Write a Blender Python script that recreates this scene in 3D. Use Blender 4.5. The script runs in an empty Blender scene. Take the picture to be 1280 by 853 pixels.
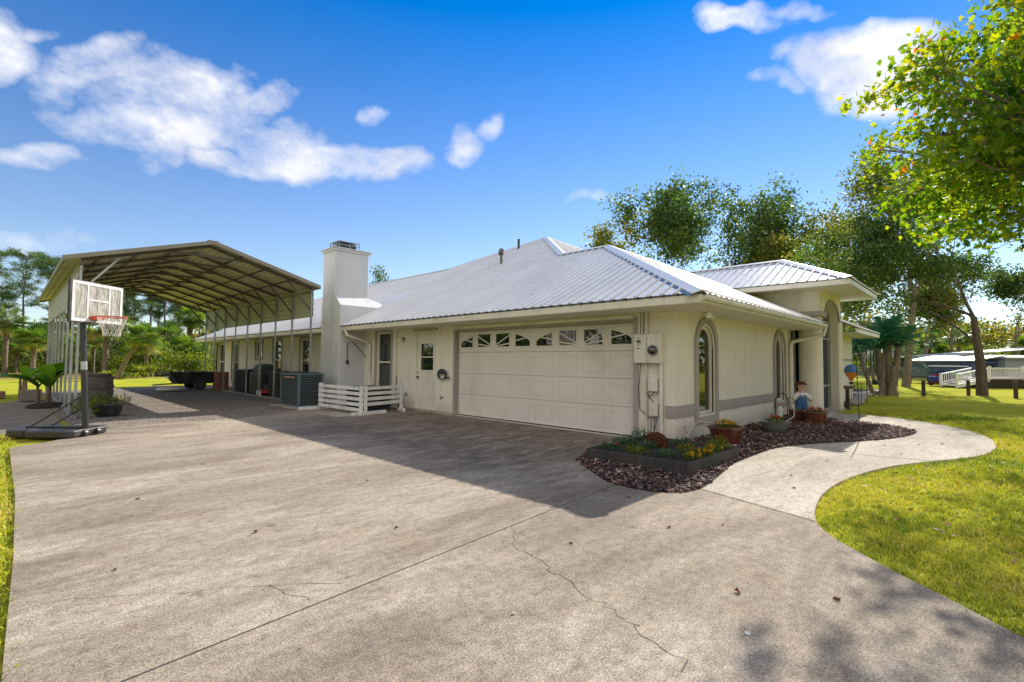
import bpy, bmesh, math, random
import numpy as np
from mathutils import Vector, Matrix
R = math.radians
sc = bpy.context.scene
COL = sc.collection
rnd = random.Random(7)

# ------------------------------------------------------------------ node helpers
class NT:
    def __init__(s, tree):
        s.t = tree; s.n = tree.nodes; s.l = tree.links
    def node(s, typ, **kw):
        nd = s.n.new(typ)
        for k, v in kw.items():
            if k.startswith('i_'):
                key = k[2:]
                key = int(key) if key.isdigit() else key.replace('_', ' ')
                sock = nd.inputs[key]
                if isinstance(v, bpy.types.NodeSocket): s.l.new(v, sock)
                else: sock.default_value = v
            else: setattr(nd, k, v)
        return nd
    def math(s, op, a, b=None, c=None, clamp=False):
        nd = s.n.new('ShaderNodeMath'); nd.operation = op; nd.use_clamp = clamp
        for i, v in enumerate((a, b, c)):
            if v is None: continue
            if isinstance(v, bpy.types.NodeSocket): s.l.new(v, nd.inputs[i])
            else: nd.inputs[i].default_value = v
        return nd.outputs[0]
    def mix(s, f, a, b, blend='MIX'):
        nd = s.n.new('ShaderNodeMix'); nd.data_type = 'RGBA'; nd.blend_type = blend
        for i, v in ((0, f), (6, a), (7, b)):
            if isinstance(v, bpy.types.NodeSocket): s.l.new(v, nd.inputs[i])
            else:
                if i and len(v) == 3: v = (*v, 1)
                nd.inputs[i].default_value = v
        return nd.outputs[2]
    def noise(s, vec, scale, detail=4, rough=.6, dist=0):
        nd = s.node('ShaderNodeTexNoise', i_Scale=scale, i_Detail=detail, i_Roughness=rough, i_Distortion=dist)
        s.l.new(vec, nd.inputs['Vector']); return nd.outputs[0]
    def ramp(s, f, stops, interp='LINEAR'):
        nd = s.n.new('ShaderNodeValToRGB'); s.l.new(f, nd.inputs[0]); cr = nd.color_ramp
        cr.interpolation = interp
        while len(cr.elements) < len(stops): cr.elements.new(.5)
        for e, (p, c) in zip(cr.elements, stops):
            e.position = p
            e.color = (c, c, c, 1) if isinstance(c, (int, float)) else (*c[:3], 1)
        return nd.outputs[0]
    def mapping(s, vec, scale=(1, 1, 1), rot=(0, 0, 0)):
        nd = s.n.new('ShaderNodeMapping'); s.l.new(vec, nd.inputs[0])
        nd.inputs['Scale'].default_value = scale; nd.inputs['Rotation'].default_value = rot
        return nd.outputs[0]

MATS = {}
def newmat(name):
    m = bpy.data.materials.new(name); m.use_nodes = True
    nt = NT(m.node_tree); b = nt.n['Principled BSDF']; MATS[name] = m
    return m, nt, b
def geo_pos(nt): return nt.node('ShaderNodeNewGeometry').outputs['Position']
def obj_pos(nt): return nt.node('ShaderNodeTexCoord').outputs['Object']

def simple(name, c, rough=.6, var=.12, scale=3., bump=0., bscale=60., metal=0., spec=.5, dirt=None, dscale=1.2):
    """colour with two scales of natural variation, optional grime and relief"""
    m, nt, b = newmat(name); p = obj_pos(nt)
    n1 = nt.noise(p, scale, 5); n2 = nt.noise(p, scale * 14, 3)
    f = nt.math('ADD', nt.math('MULTIPLY', n1, .6), nt.math('MULTIPLY', n2, .4))
    lo = tuple(x * (1 - var) for x in c); hi = tuple(min(1, x * (1 + var)) for x in c)
    col = nt.ramp(f, [(.3, lo), (.7, hi)])
    if dirt:
        n3 = nt.noise(nt.mapping(p, (1, 1, .45)), dscale, 6, .65)
        col = nt.mix(nt.ramp(n3, [(.5, 0), (.72, .75)]), col, dirt)
    nt.l.new(col, b.inputs['Base Color'])
    b.inputs['Roughness'].default_value = rough; b.inputs['Metallic'].default_value = metal
    b.inputs['Specular IOR Level'].default_value = spec
    if bump:
        nb = nt.node('ShaderNodeBump', i_Strength=bump, i_Distance=.01)
        nt.l.new(nt.noise(p, bscale, 4, .7), nb.inputs['Height']); nt.l.new(nb.outputs[0], b.inputs['Normal'])
    return m

def leafmat(name, cols, rough=.45, trans=.45, tcol=None):
    """cols: list of colours picked by the mesh attribute 'tint' (0..1)"""
    m, nt, b = newmat(name)
    at = nt.node('ShaderNodeAttribute', attribute_name='tint')
    col = nt.ramp(at.outputs['Fac'], [(i / max(1, len(cols) - 1), c) for i, c in enumerate(cols)])
    nt.l.new(col, b.inputs['Base Color']); b.inputs['Roughness'].default_value = rough
    b.inputs['Specular IOR Level'].default_value = .35
    tr = nt.node('ShaderNodeBsdfTranslucent')
    tc = nt.mix(1., col, tcol or (1.9, 2.0, .7), 'MULTIPLY'); nt.l.new(tc, tr.inputs[0])
    mx = nt.node('ShaderNodeMixShader', i_0=trans); nt.l.new(b.outputs[0], mx.inputs[1]); nt.l.new(tr.outputs[0], mx.inputs[2])
    nt.l.new(mx.outputs[0], nt.n['Material Output'].inputs[0]); return m

# ------------------------------------------------------------------ mesh builder
class MB:
    def __init__(s): s.v = []; s.f = []
    def add(s, vs, fs):
        o = len(s.v); s.v += [tuple(map(float, v)) for v in vs]; s.f += [tuple(o + i for i in f) for f in fs]; return s
    def box(s, x0, x1, y0, y1, z0, z1):
        vs = [(x, y, z) for z in (z0, z1) for y in (y0, y1) for x in (x0, x1)]
        return s.add(vs, [(0, 2, 3, 1), (4, 5, 7, 6), (0, 1, 5, 4), (2, 6, 7, 3), (0, 4, 6, 2), (1, 3, 7, 5)])
    def bar(s, a, b, w, h, up=(0, 0, 1)):
        a = Vector(a); b = Vector(b); d = (b - a).normalized(); u = Vector(up)
        if abs(d.dot(u)) > .98: u = Vector((1, 0, 0))
        sd = d.cross(u).normalized(); u = sd.cross(d).normalized()
        vs = [p + sd * i * w / 2 + u * j * h / 2 for p in (a, b) for i, j in ((-1, -1), (1, -1), (1, 1), (-1, 1))]
        return s.add(vs, [(0, 3, 2, 1), (4, 5, 6, 7), (0, 1, 5, 4), (1, 2, 6, 5), (2, 3, 7, 6), (3, 0, 4, 7)])
    def tube(s, pts, r, n=8, cap=True):
        pts = [Vector(p) for p in pts]; k = len(pts)
        rr = r if isinstance(r, (list, tuple)) else [r] * k
        d0 = (pts[1] - pts[0]).normalized(); u = d0.orthogonal().normalized(); vs = []
        for i, p in enumerate(pts):
            d = (pts[min(i + 1, k - 1)] - pts[max(i - 1, 0)]).normalized()
            u = (u - d * u.dot(d)).normalized(); w = d.cross(u)
            vs += [p + (u * math.cos(2 * math.pi * j / n) + w * math.sin(2 * math.pi * j / n)) * rr[i] for j in range(n)]
        fs = [(i * n + j, i * n + (j + 1) % n, (i + 1) * n + (j + 1) % n, (i + 1) * n + j) for i in range(k - 1) for j in range(n)]
        if cap: fs += [tuple(range(n - 1, -1, -1)), tuple((k - 1) * n + j for j in range(n))]
        return s.add(vs, fs)
    def lathe(s, prof, n=24, c=(0, 0, 0)):
        vs = [(c[0] + r * math.cos(2 * math.pi * j / n), c[1] + r * math.sin(2 * math.pi * j / n), c[2] + z) for r, z in prof for j in range(n)]
        k = len(prof)
        fs = [(i * n + j, i * n + (j + 1) % n, (i + 1) * n + (j + 1) % n, (i + 1) * n + j) for i in range(k - 1) for j in range(n)]
        return s.add(vs, fs)
    def prism(s, poly, z0, z1):
        n = len(poly)
        vs = [(x, y, z0) for x, y in poly] + [(x, y, z1) for x, y in poly]
        return s.add(vs, [tuple(range(n - 1, -1, -1)), tuple(range(n, 2 * n))] + [(i, (i + 1) % n, n + (i + 1) % n, n + i) for i in range(n)])
    def ball(s, c, r, sz=(1, 1, 1), n=12, m=8):
        prof = [(r * math.sin(math.pi * i / m), -r * math.cos(math.pi * i / m)) for i in range(m + 1)]
        o = len(s.v); s.lathe([(max(a, 1e-4), z) for a, z in prof], n)
        for i in range(o, len(s.v)):
            v = s.v[i]; s.v[i] = (c[0] + v[0] * sz[0], c[1] + v[1] * sz[1], c[2] + v[2] * sz[2])
        return s
    def build(s, name, mat, parent=None, smooth=False, bevel=0., world=False):
        me = bpy.data.meshes.new(name); me.from_pydata(s.v, [], s.f); me.update()
        me.materials.append(MATS[mat] if isinstance(mat, str) else mat)
        bm = bmesh.new(); bm.from_mesh(me); bmesh.ops.recalc_face_normals(bm, faces=bm.faces); bm.to_mesh(me); bm.free()
        if smooth:
            me.polygons.foreach_set('use_smooth', [True] * len(me.polygons))
            try: me.set_sharp_from_angle(angle=R(40))
            except Exception: pass
        o = bpy.data.objects.new(name, me); COL.objects.link(o)
        if parent:
            o.parent = parent
            if world and parent.parent is None: o.location = -parent.location
        if bevel:
            b = o.modifiers.new('b', 'BEVEL'); b.width = bevel; b.segments = 2; b.limit_method = 'ANGLE'
        return o

def tag(o, label=None, cat=None, group=None, kind=None):
    if label: o['label'] = label
    if cat: o['category'] = cat
    if group: o['group'] = group
    if kind: o['kind'] = kind
    return o
def thing(name, label, cat, loc=(0, 0, 0), rz=0., group=None):
    o = bpy.data.objects.new(name, None); COL.objects.link(o); o.empty_display_size = .2
    o.location = loc; o.rotation_euler = (0, 0, rz)
    return tag(o, label, cat, group)
def copy_tree(o, parent=None):
    c = o.copy(); COL.objects.link(c); c.parent = parent
    for ch in list(o.children): copy_tree(ch, c)
    return c
def put(o, loc, rz=0., label=None, scale=1.):
    o.location = loc; o.rotation_euler = (0, 0, rz); o.scale = (scale,) * 3
    if label: o['label'] = label
    return o

# ---- many small pieces in one mesh (leaves, blades, chips)
def rot_random(n, rng):
    q = rng.normal(size=(n, 4)); q /= np.linalg.norm(q, axis=1)[:, None]
    w, x, y, z = q.T
    M = np.empty((n, 3, 3))
    M[:, 0] = np.stack([1 - 2 * (y * y + z * z), 2 * (x * y - z * w), 2 * (x * z + y * w)], 1)
    M[:, 1] = np.stack([2 * (x * y + z * w), 1 - 2 * (x * x + z * z), 2 * (y * z - x * w)], 1)
    M[:, 2] = np.stack([2 * (x * z - y * w), 2 * (y * z + x * w), 1 - 2 * (x * x + y * y)], 1)
    return M
def rot_z(n, rng, tilt=.3):
    a = rng.uniform(0, 2 * np.pi, n); t = rng.normal(0, tilt, n); b = rng.uniform(0, 2 * np.pi, n)
    cz, sz = np.cos(a), np.sin(a); Z = np.zeros(n); O = np.ones(n)
    A = np.stack([np.stack([cz, -sz, Z], 1), np.stack([sz, cz, Z], 1), np.stack([Z, Z, O], 1)], 1)
    ct, st = np.cos(t), np.sin(t)
    B = np.stack([np.stack([O, Z, Z], 1), np.stack([Z, ct, -st], 1), np.stack([Z, st, ct], 1)], 1)
    cz, sz = np.cos(b), np.sin(b)
    C = np.stack([np.stack([cz, -sz, Z], 1), np.stack([sz, cz, Z], 1), np.stack([Z, Z, O], 1)], 1)
    return np.einsum('nij,njk,nkl->nil', C, B, A)
def scatter(name, tv, tf, pos, rot, scl, tint, mat, parent=None, smooth=False, link=True):
    tv = np.asarray(tv, float); n = len(pos); k = len(tv)
    V = np.einsum('nij,kj->nki', rot, tv) * scl[:, None, None] + pos[:, None, :]
    tot = np.array([len(f) for f in tf]); flat = np.concatenate([np.array(f) for f in tf])
    loops = (flat[None, :] + (np.arange(n) * k)[:, None]).ravel()
    lt = np.tile(tot, n); ls = np.concatenate([[0], np.cumsum(lt)[:-1]])
    me = bpy.data.meshes.new(name)
    me.vertices.add(n * k); me.vertices.foreach_set('co', V.astype(np.float32).ravel())
    me.loops.add(len(loops)); me.loops.foreach_set('vertex_index', loops.astype(np.int32))
    me.polygons.add(len(lt)); me.polygons.foreach_set('loop_start', ls.astype(np.int32)); me.polygons.foreach_set('loop_total', lt.astype(np.int32))
    a = me.attributes.new('tint', 'FLOAT', 'POINT'); a.data.foreach_set('value', np.repeat(tint, k).astype(np.float32))
    me.update(calc_edges=True); me.validate()
    me.materials.append(MATS[mat])
    o = bpy.data.objects.new(name, me)
    COL.objects.link(o)
    if parent: o.parent = parent
    return o
LEAF = ([(0, -.5, 0), (.32, 0, .06), (0, .5, 0), (-.32, 0, .06)], [(0, 1, 2, 3)])
LONG = ([(0, 0, 0), (.09, .45, .03), (0, 1, -.06), (-.09, .45, .03)], [(0, 1, 2, 3)])
_m = [(0, -.12), (.16, -.28), (.2, -.1), (.5, -.12), (.36, .06), (.48, .3), (.22, .24), (.14, .34), (0, .62), (-.14, .34), (-.22, .24), (-.48, .3), (-.36, .06), (-.5, -.12), (-.2, -.1), (-.16, -.28)]
MAPLE = ([(0, .08, -.05)] + [(x, y, .10 * abs(x) + .04 * math.sin(9 * y)) for x, y in _m], [(0, i + 1, (i + 1) % 16 + 1) for i in range(16)])

# view basis of the photograph (a level of 1.40 m, looking across the drive to the garage corner)
CAM = Vector((-8.054, -3.860, 1.40))
RT = Vector((.695, -.719, .007)); UP = Vector((-.035, -.023, .999)); BK = Vector((-.718, -.695, -.041))
FWD = Vector((.7185, .6955, 0)); RGT = Vector((.6955, -.7185, 0))
def at(px, depth, z=0.):
    """ground point in the bearing of photo column px, depth metres ahead"""
    p = CAM + FWD * depth + RGT * ((px - 640) / 611 * depth); return Vector((p.x, p.y, z))

# ------------------------------------------------------------------ materials
WALLC = (.82, .765, .66)
def stucco():
    m, nt, b = newmat('stucco'); p = obj_pos(nt)
    n1 = nt.noise(p, 1.3, 5); n3 = nt.noise(nt.mapping(p, (3, 3, .5)), 1.6, 6, .7)
    col = nt.ramp(n1, [(.3, tuple(x * .93 for x in WALLC)), (.7, WALLC)])
    col = nt.mix(nt.ramp(n3, [(.50, 0), (.76, .42)]), col, (.50, .46, .40))
    z = nt.node('ShaderNodeSeparateXYZ'); nt.l.new(p, z.inputs[0])
    low = nt.math('MULTIPLY', nt.ramp(nt.math('ADD', z.outputs[2], nt.math('MULTIPLY', n1, -.25)), [(0., 1), (.22, 0)]), .45)
    col = nt.mix(low, col, (.45, .40, .33))
    nt.l.new(col, b.inputs['Base Color']); b.inputs['Roughness'].default_value = .85
    nb = nt.node('ShaderNodeBump', i_Strength=.75, i_Distance=.02)
    v = nt.node('ShaderNodeTexVoronoi', i_Scale=34.); nt.l.new(p, v.inputs['Vector'])
    h = nt.math('ADD', nt.noise(p, 40, 5, .7), nt.math('MULTIPLY', v.outputs[0], .5))
    nt.l.new(h, nb.inputs['Height']); nt.l.new(nb.outputs[0], b.inputs['Normal'])
stucco()
simple('trim_brown', (.36, .325, .30), .75, .08, 2, .3, 90)
simple('cream_paint', (.76, .73, .64), .5, .05, 2, .08, 40, dirt=(.5, .46, .38), dscale=1.1)
simple('fascia_paint', (.66, .62, .53), .5, .06, 2, .05, 40, dirt=(.42, .39, .33), dscale=1.5)
simple('soffit_paint', (.78, .73, .62), .7, .05, 2)
simple('door_paint', (.72, .68, .62), .45, .04, 1.5, .05, 30, dirt=(.55, .51, .45), dscale=.9)
simple('white_paint', (.72, .72, .70), .5, .1, 3, .15, 50, dirt=(.35, .33, .29), dscale=4)
simple('box_paint', (.68, .65, .58), .45, .05, 2, dirt=(.45, .42, .36), dscale=3)
simple('screen_frame_grey', (.30, .29, .27), .5)
simple('dark_gap', (.03, .028, .026), .9)
simple('black_metal', (.025, .025, .028), .4, .2, spec=.5)
simple('black_plastic', (.03, .03, .033), .45, .3, 4, .2, 30, dirt=(.12, .11, .10), dscale=3)
simple('galvanised', (.42, .44, .45), .38, .15, 4, metal=.75, dirt=(.25, .23, .21), dscale=3)
simple('dark_steel', (.13, .12, .115), .5, .2, 4, metal=.3)
simple('carport_sheet', (.66, .62, .52), .45, .08, 2, metal=.15, dirt=(.3, .28, .23), dscale=1.2)
simple('side_sheet', (.50, .50, .45), .45, .08, 2, metal=.15, dirt=(.3, .28, .24), dscale=1.5)
simple('carport_trim', (.27, .245, .20), .45, .08, 2)
simple('chimney_stucco', (.60, .61, .63), .9, .06, 1.2, .6, 55, dirt=(.40, .39, .37), dscale=1.4)
simple('ac_metal', (.10, .155, .185), .5, .15, 5, dirt=(.16, .17, .16), dscale=5)
simple('ac_dark', (.03, .045, .055), .5, .2, 5)
simple('badge', (.35, .16, .15), .4, .1)
simple('red_paint', (.35, .03, .03), .35, .15)
simple('planter_timber', (.045, .040, .036), .8, .3, 3, .4, 60, dirt=(.09, .08, .07), dscale=4)
simple('soil', (.022, .016, .012), .95, .4, 20, .6, 60)
simple('terracotta', (.11, .034, .022), .28, .35, 4, .1, 20, dirt=(.36, .20, .15), dscale=5)
simple('brown_glaze', (.15, .055, .03), .2, .35, 3, dirt=(.40, .24, .14), dscale=5)
simple('white_glaze', (.20, .21, .19), .4, .2, 5, dirt=(.12, .12, .10), dscale=6)
simple('barrel_plastic', (.075, .062, .055), .6, .2, 4, dirt=(.17, .15, .13), dscale=3)
simple('bark', (.16, .125, .095), .9, .45, 6, .9, 14, dirt=(.30, .28, .24), dscale=2.5)
simple('dark_bark', (.075, .055, .038), .9, .5, 6, .9, 14, dirt=(.16, .14, .08), dscale=2.5)
simple('pine_bark', (.17, .125, .11), .9, .4, 3, .9, 6)
simple('palm_bark', (.19, .145, .10), .9, .45, 5, .9, 9, dirt=(.08, .06, .045), dscale=4)
simple('stone', (.33, .31, .28), .85, .3, 6, .5, 30)
simple('timber_dark', (.055, .042, .035), .85, .3, 5, .4, 40)
simple('timber_grey', (.22, .19, .16), .85, .3, 5, .4, 40)
simple('hose_rubber', (.42, .38, .33), .5, .2)
simple('hose_green', (.03, .05, .04), .5, .2)
simple('brass', (.35, .27, .12), .3, .2, metal=.8)
simple('skin_cloth', (.62, .38, .25), .8, .1)
simple('denim', (.05, .13, .30), .85, .25, 20, .3, 120)
simple('white_cloth', (.7, .68, .63), .9, .1)
simple('hair_cloth', (.12, .05, .025), .9, .4, 30, .6, 80)
simple('blue_cloth', (.03, .05, .22), .8, .2)
simple('spinner_blue', (.06, .16, .42), .5, .2); simple('spinner_orange', (.75, .22, .04), .5, .2)
simple('pink_petal', (.6, .08, .12), .6, .2)
simple('rim_orange', (.55, .08, .03), .4, .15)
simple('net_cord', (.6, .58, .52), .8, .1)
simple('grey_siding', (.26, .30, .32), .6, .08, 3)
simple('blue_siding', (.06, .09, .18), .6, .08, 3)
simple('pale_roof', (.42, .43, .43), .5, .06, 3)
simple('teal_plastic', (.03, .22, .18), .5, .1)
simple('brick_red', (.24, .11, .08), .9, .35, 9, .5, 40)
simple('glass_globe', (.75, .72, .62), .15, .05)

m, nt, b = newmat('glass'); b.inputs['Base Color'].default_value = (.012, .016, .013, 1)
b.inputs['Roughness'].default_value = .02; b.inputs['Specular IOR Level'].default_value = .5; b.inputs['IOR'].default_value = 2.0
nb = nt.node('ShaderNodeBump', i_Strength=.02, i_Distance=.02); nt.l.new(nt.noise(obj_pos(nt), 1.5, 2), nb.inputs['Height']); nt.l.new(nb.outputs[0], b.inputs['Normal'])
m, nt, b = newmat('clear_glass'); b.inputs['Base Color'].default_value = (.8, .85, .8, 1)
b.inputs['Roughness'].default_value = .05; b.inputs['Alpha'].default_value = .3
m, nt, b = newmat('screen_mesh'); b.inputs['Base Color'].default_value = (.045, .045, .05, 1)
b.inputs['Roughness'].default_value = .7; b.inputs['Alpha'].default_value = .72
# cloudy scratched acrylic
m, nt, b = newmat('acrylic'); p = obj_pos(nt)
n = nt.noise(nt.mapping(p, (14, 14, 3)), 2.0, 6, .7)
nt.l.new(nt.ramp(n, [(.35, (.30, .27, .22)), (.6, (.55, .53, .47))]), b.inputs['Base Color'])
nt.l.new(nt.ramp(n, [(.3, .5), (.65, .95)]), b.inputs['Alpha']); b.inputs['Roughness'].default_value = .35

def metal_roof():
    m, nt, b = newmat('roof_metal'); p = geo_pos(nt)
    n1 = nt.noise(p, .8, 6, .65); n2 = nt.noise(nt.mapping(p, (1, 1, 1)), 9, 5, .7)
    col = nt.ramp(n1, [(.3, (.62, .62, .625)), (.7, (.74, .74, .74))])
    col = nt.mix(nt.ramp(n2, [(.55, 0), (.8, .22)]), col, (.48, .45, .40))
    nt.l.new(col, b.inputs['Base Color']); b.inputs['Roughness'].default_value = .38; b.inputs['Metallic'].default_value = .25
    nt.l.new(nt.ramp(n2, [(.3, .30), (.7, .5)]), b.inputs['Roughness'])
metal_roof()
simple('ridge_metal', (.74, .74, .73), .35, .05, metal=.25)
simple('flashing_blue', (.16, .24, .33), .4, .15, metal=.3)

def concrete(name, base, stain, pale, dark=None, k=1.):
    m, nt, b = newmat(name); p = geo_pos(nt)
    st = nt.mapping(p, (.55, 1.6, 1), (0, 0, R(-12)))
    n1 = nt.noise(st, .60, 7, .68, .5); n2 = nt.noise(st, 4.0, 7, .72); n3 = nt.noise(p, 85, 3, .8); n4 = nt.noise(p, 1.3, 6, .75); n5 = nt.noise(p, 14, 5, .75)
    col = nt.ramp(n1, [(.34, stain), (.50, base), (.64, pale)])
    col = nt.mix(nt.ramp(n2, [(.42, 0), (.66, .62 * k)]), col, stain)
    col = nt.mix(nt.ramp(n4, [(.56, 0), (.70, .5 * k)]), col, pale)
    col = nt.mix(nt.ramp(n4, [(.28, .45 * k), (.44, 0)]), col, tuple(a * b for a, b in zip(stain, (1.25, .98, .80))))
    col = nt.mix(1., col, nt.ramp(n5, [(.34, .72), (.5, 1.), (.66, 1.2)]), 'MULTIPLY')
    spot = nt.noise(p, 3.3, 3, .5); col = nt.mix(nt.ramp(spot, [(.70, 0), (.76, .55 * k)]), col, (.07, .06, .05))
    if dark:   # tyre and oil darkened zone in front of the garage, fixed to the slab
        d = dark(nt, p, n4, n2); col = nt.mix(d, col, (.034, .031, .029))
    col = nt.mix(1., col, nt.ramp(n3, [(.30, .42), (.5, .98), (.68, 1.6)]), 'MULTIPLY')
    vo = nt.node('ShaderNodeTexVoronoi', i_Scale=38.); nt.l.new(p, vo.inputs['Vector'])
    col = nt.mix(nt.ramp(vo.outputs['Distance'], [(.10, .55), (.26, 0)]), col, tuple(x * .45 for x in stain))
    nt.l.new(col, b.inputs['Base Color']); b.inputs['Roughness'].default_value = .9; b.inputs['Specular IOR Level'].default_value = .25
    nb = nt.node('ShaderNodeBump', i_Strength=.55, i_Distance=.01)
    nt.l.new(nt.math('ADD', n3, nt.math('MULTIPLY', n2, .6)), nb.inputs['Height']); nt.l.new(nb.outputs[0], b.inputs['Normal'])
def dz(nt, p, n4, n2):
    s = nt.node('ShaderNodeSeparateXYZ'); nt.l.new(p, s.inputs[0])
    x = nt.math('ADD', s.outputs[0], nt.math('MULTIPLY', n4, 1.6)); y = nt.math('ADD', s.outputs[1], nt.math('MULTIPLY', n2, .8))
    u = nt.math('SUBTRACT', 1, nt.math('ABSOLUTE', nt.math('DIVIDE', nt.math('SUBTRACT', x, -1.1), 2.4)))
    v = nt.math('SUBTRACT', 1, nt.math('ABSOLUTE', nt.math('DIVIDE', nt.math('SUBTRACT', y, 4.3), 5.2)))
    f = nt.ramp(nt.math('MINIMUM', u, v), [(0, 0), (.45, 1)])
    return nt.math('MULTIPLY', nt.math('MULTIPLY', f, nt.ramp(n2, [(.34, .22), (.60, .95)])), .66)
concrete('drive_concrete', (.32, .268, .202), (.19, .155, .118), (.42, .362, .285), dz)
concrete('walk_concrete', (.42, .375, .31), (.29, .255, .21), (.52, .47, .40), None, .7)

def gravel():
    m, nt, b = newmat('gravel'); p = geo_pos(nt)
    v = nt.node('ShaderNodeTexVoronoi', i_Scale=30.); nt.l.new(p, v.inputs['Vector'])
    g = nt.ramp(v.outputs['Color'], [(.1, (.06, .052, .046)), (.5, (.16, .128, .10)), (.9, (.40, .35, .29))])
    n = nt.noise(p, 1.1, 6, .7); col = nt.mix(nt.ramp(n, [(.42, 0), (.65, .6)]), g, (.13, .10, .08))
    nt.l.new(col, b.inputs['Base Color']); b.inputs['Roughness'].default_value = .95
    nb = nt.node('ShaderNodeBump', i_Strength=.6, i_Distance=.015); nt.l.new(v.outputs['Distance'], nb.inputs['Height']); nt.l.new(nb.outputs[0], b.inputs['Normal'])
gravel()
def lawn():
    m, nt, b = newmat('lawn'); p = geo_pos(nt)
    n1 = nt.noise(p, .35, 6, .65); n2 = nt.noise(p, 3., 6, .7); n3 = nt.noise(p, 40, 3, .8)
    col = nt.ramp(n1, [(.32, (.28, .36, .025)), (.52, (.46, .48, .04)), (.70, (.58, .46, .08))])
    col = nt.mix(nt.ramp(n2, [(.48, 0), (.72, .6)]), col, (.34, .24, .09))
    col = nt.mix(1., col, nt.ramp(n3, [(.3, .6), (.7, 1.35)]), 'MULTIPLY')
    # leaf litter and pine straw under the woods
    s = nt.node('ShaderNodeSeparateXYZ'); nt.l.new(p, s.inputs[0])
    far = nt.math('ADD', s.outputs[1], nt.math('MULTIPLY', s.outputs[0], .25))
    w = nt.ramp(nt.math('DIVIDE', nt.math('ADD', far, nt.math('MULTIPLY', n2, 8)), 60), [(.66, 0), (.80, .8)])
    col = nt.mix(w, col, nt.ramp(n2, [(.3, (.16, .09, .055)), (.7, (.36, .24, .13))]))
    nt.l.new(col, b.inputs['Base Color']); b.inputs['Roughness'].default_value = 1.; b.inputs['Specular IOR Level'].default_value = .02
    nb = nt.node('ShaderNodeBump', i_Strength=1., i_Distance=.05); nt.l.new(nt.math('ADD', n3, n2), nb.inputs['Height']); nt.l.new(nb.outputs[0], b.inputs['Normal'])
lawn()
simple('dirt', (.20, .165, .13), .95, .35, 2.5, .9, 30, dirt=(.10, .085, .065), dscale=1.5)
leafmat('grass_blade', [(.10, .18, .016), (.32, .40, .03), (.62, .60, .045), (.66, .53, .18)], .6, .30, (1.3, 1.25, .5))
leafmat('chips', [(.030, .019, .020), (.085, .050, .046), (.19, .115, .10), (.42, .30, .26)], .8, 0., None)
leafmat('maple_leaf', [(.03, .09, .014), (.08, .16, .012), (.20, .25, .012), (.38, .32, .012), (.50, .18, .015), (.36, .06, .015)], .4, .62, (2.2, 2.2, .5))
leafmat('oak_leaf', [(.018, .048, .018), (.048, .10, .030), (.11, .165, .045), (.19, .20, .05)], .5, .42)
leafmat('airy_leaf', [(.04, .06, .015), (.09, .12, .022), (.17, .17, .035), (.25, .19, .05)], .5, .45)
leafmat('pine_needle', [(.03, .07, .018), (.075, .14, .028), (.16, .22, .04)], .5, .3)
leafmat('palm_leaf', [(.03, .07, .018), (.09, .16, .028), (.21, .27, .04), (.34, .26, .10)], .45, .5)
leafmat('cycad_leaf', [(.02, .09, .06), (.04, .16, .09), (.09, .23, .11)], .35, .3, (1.2, 1.6, .9))
leafmat('bush_leaf', [(.02, .04, .010), (.07, .11, .012), (.20, .24, .018), (.30, .28, .06)], .5, .45)
leafmat('banana_leaf', [(.03, .09, .012), (.07, .19, .018), (.14, .27, .03)], .35, .45)
leafmat('blue_leaf', [(.02, .065, .045), (.05, .12, .07), (.10, .18, .06)], .5, .3)
leafmat('gold_flower', [(.10, .13, .02), (.40, .28, .02), (.65, .28, .015)], .6, .3)
leafmat('red_flower', [(.05, .10, .015), (.50, .05, .02), (.62, .13, .03)], .6, .3)
leafmat('mum_flower', [(.06, .022, .014), (.14, .045, .022), (.20, .08, .03)], .8, .1)
leafmat('dry_leaf', [(.12, .05, .02), (.28, .14, .06), (.45, .33, .22)], .7, .2)
# ================================================================== SETTING
def flat(poly, name, mat, z0, z1, bevel=0.):
    return tag(MB().prism(poly, z0, z1).build(name, mat, bevel=bevel), kind='structure')
def inpoly(x, y, poly):
    r = np.zeros(np.shape(x), bool); n = len(poly)
    for i in range(n):
        (x0, y0), (x1, y1) = poly[i], poly[(i + 1) % n]
        c = ((y0 > y) != (y1 > y)) & (x < (x1 - x0) * (y - y0) / ((y1 - y0) or 1e-9) + x0); r ^= c
    return r
def smooth(pts, k=4):
    out = []
    P = [Vector((*p, 0)) for p in pts]; P = [P[0]] + P + [P[-1]]
    for i in range(1, len(P) - 2):
        for j in range(k):
            t = j / k; a, b, c, d = P[i - 1:i + 3]
            q = .5 * ((2 * b) + (-a + c) * t + (2 * a - 5 * b + 4 * c - d) * t * t + (-a + 3 * b - 3 * c + d) * t ** 3)
            out.append((q.x, q.y))
    out.append(pts[-1]); return out
bed_edge = smooth([(-2.38, .36), (-2.82, -.23), (-3.12, -.65), (-3.19, -1.05), (-3.08, -1.38), (-2.80, -1.54), (-2.37, -1.54), (-1.6, -1.42), (-.76, -1.30), (.55, -1.33), (1.5, -1.56), (2.43, -2.06), (3.31, -2.50), (4.47, -2.80), (5.3, -2.74), (5.95, -2.25), (6.2, -1.6), (6.45, -.85)])
walk_out = smooth([(8.3, -.9), (8.35, -1.75), (7.3, -2.95), (6.04, -3.66), (4.43, -3.96), (3.01, -3.90), (2.08, -3.64), (1.23, -3.23), (.33, -2.87), (-.8, -2.63), (-1.65, -2.57), (-2.45, -2.63), (-3.0, -2.75), (-3.34, -2.93), (-3.60, -3.16), (-3.88, -3.44), (-4.13, -3.72), (-4.6, -4.22), (-5.2, -5.0), (-5.7, -6.2), (-5.9, -8.), (-6.0, -12.)])
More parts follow.
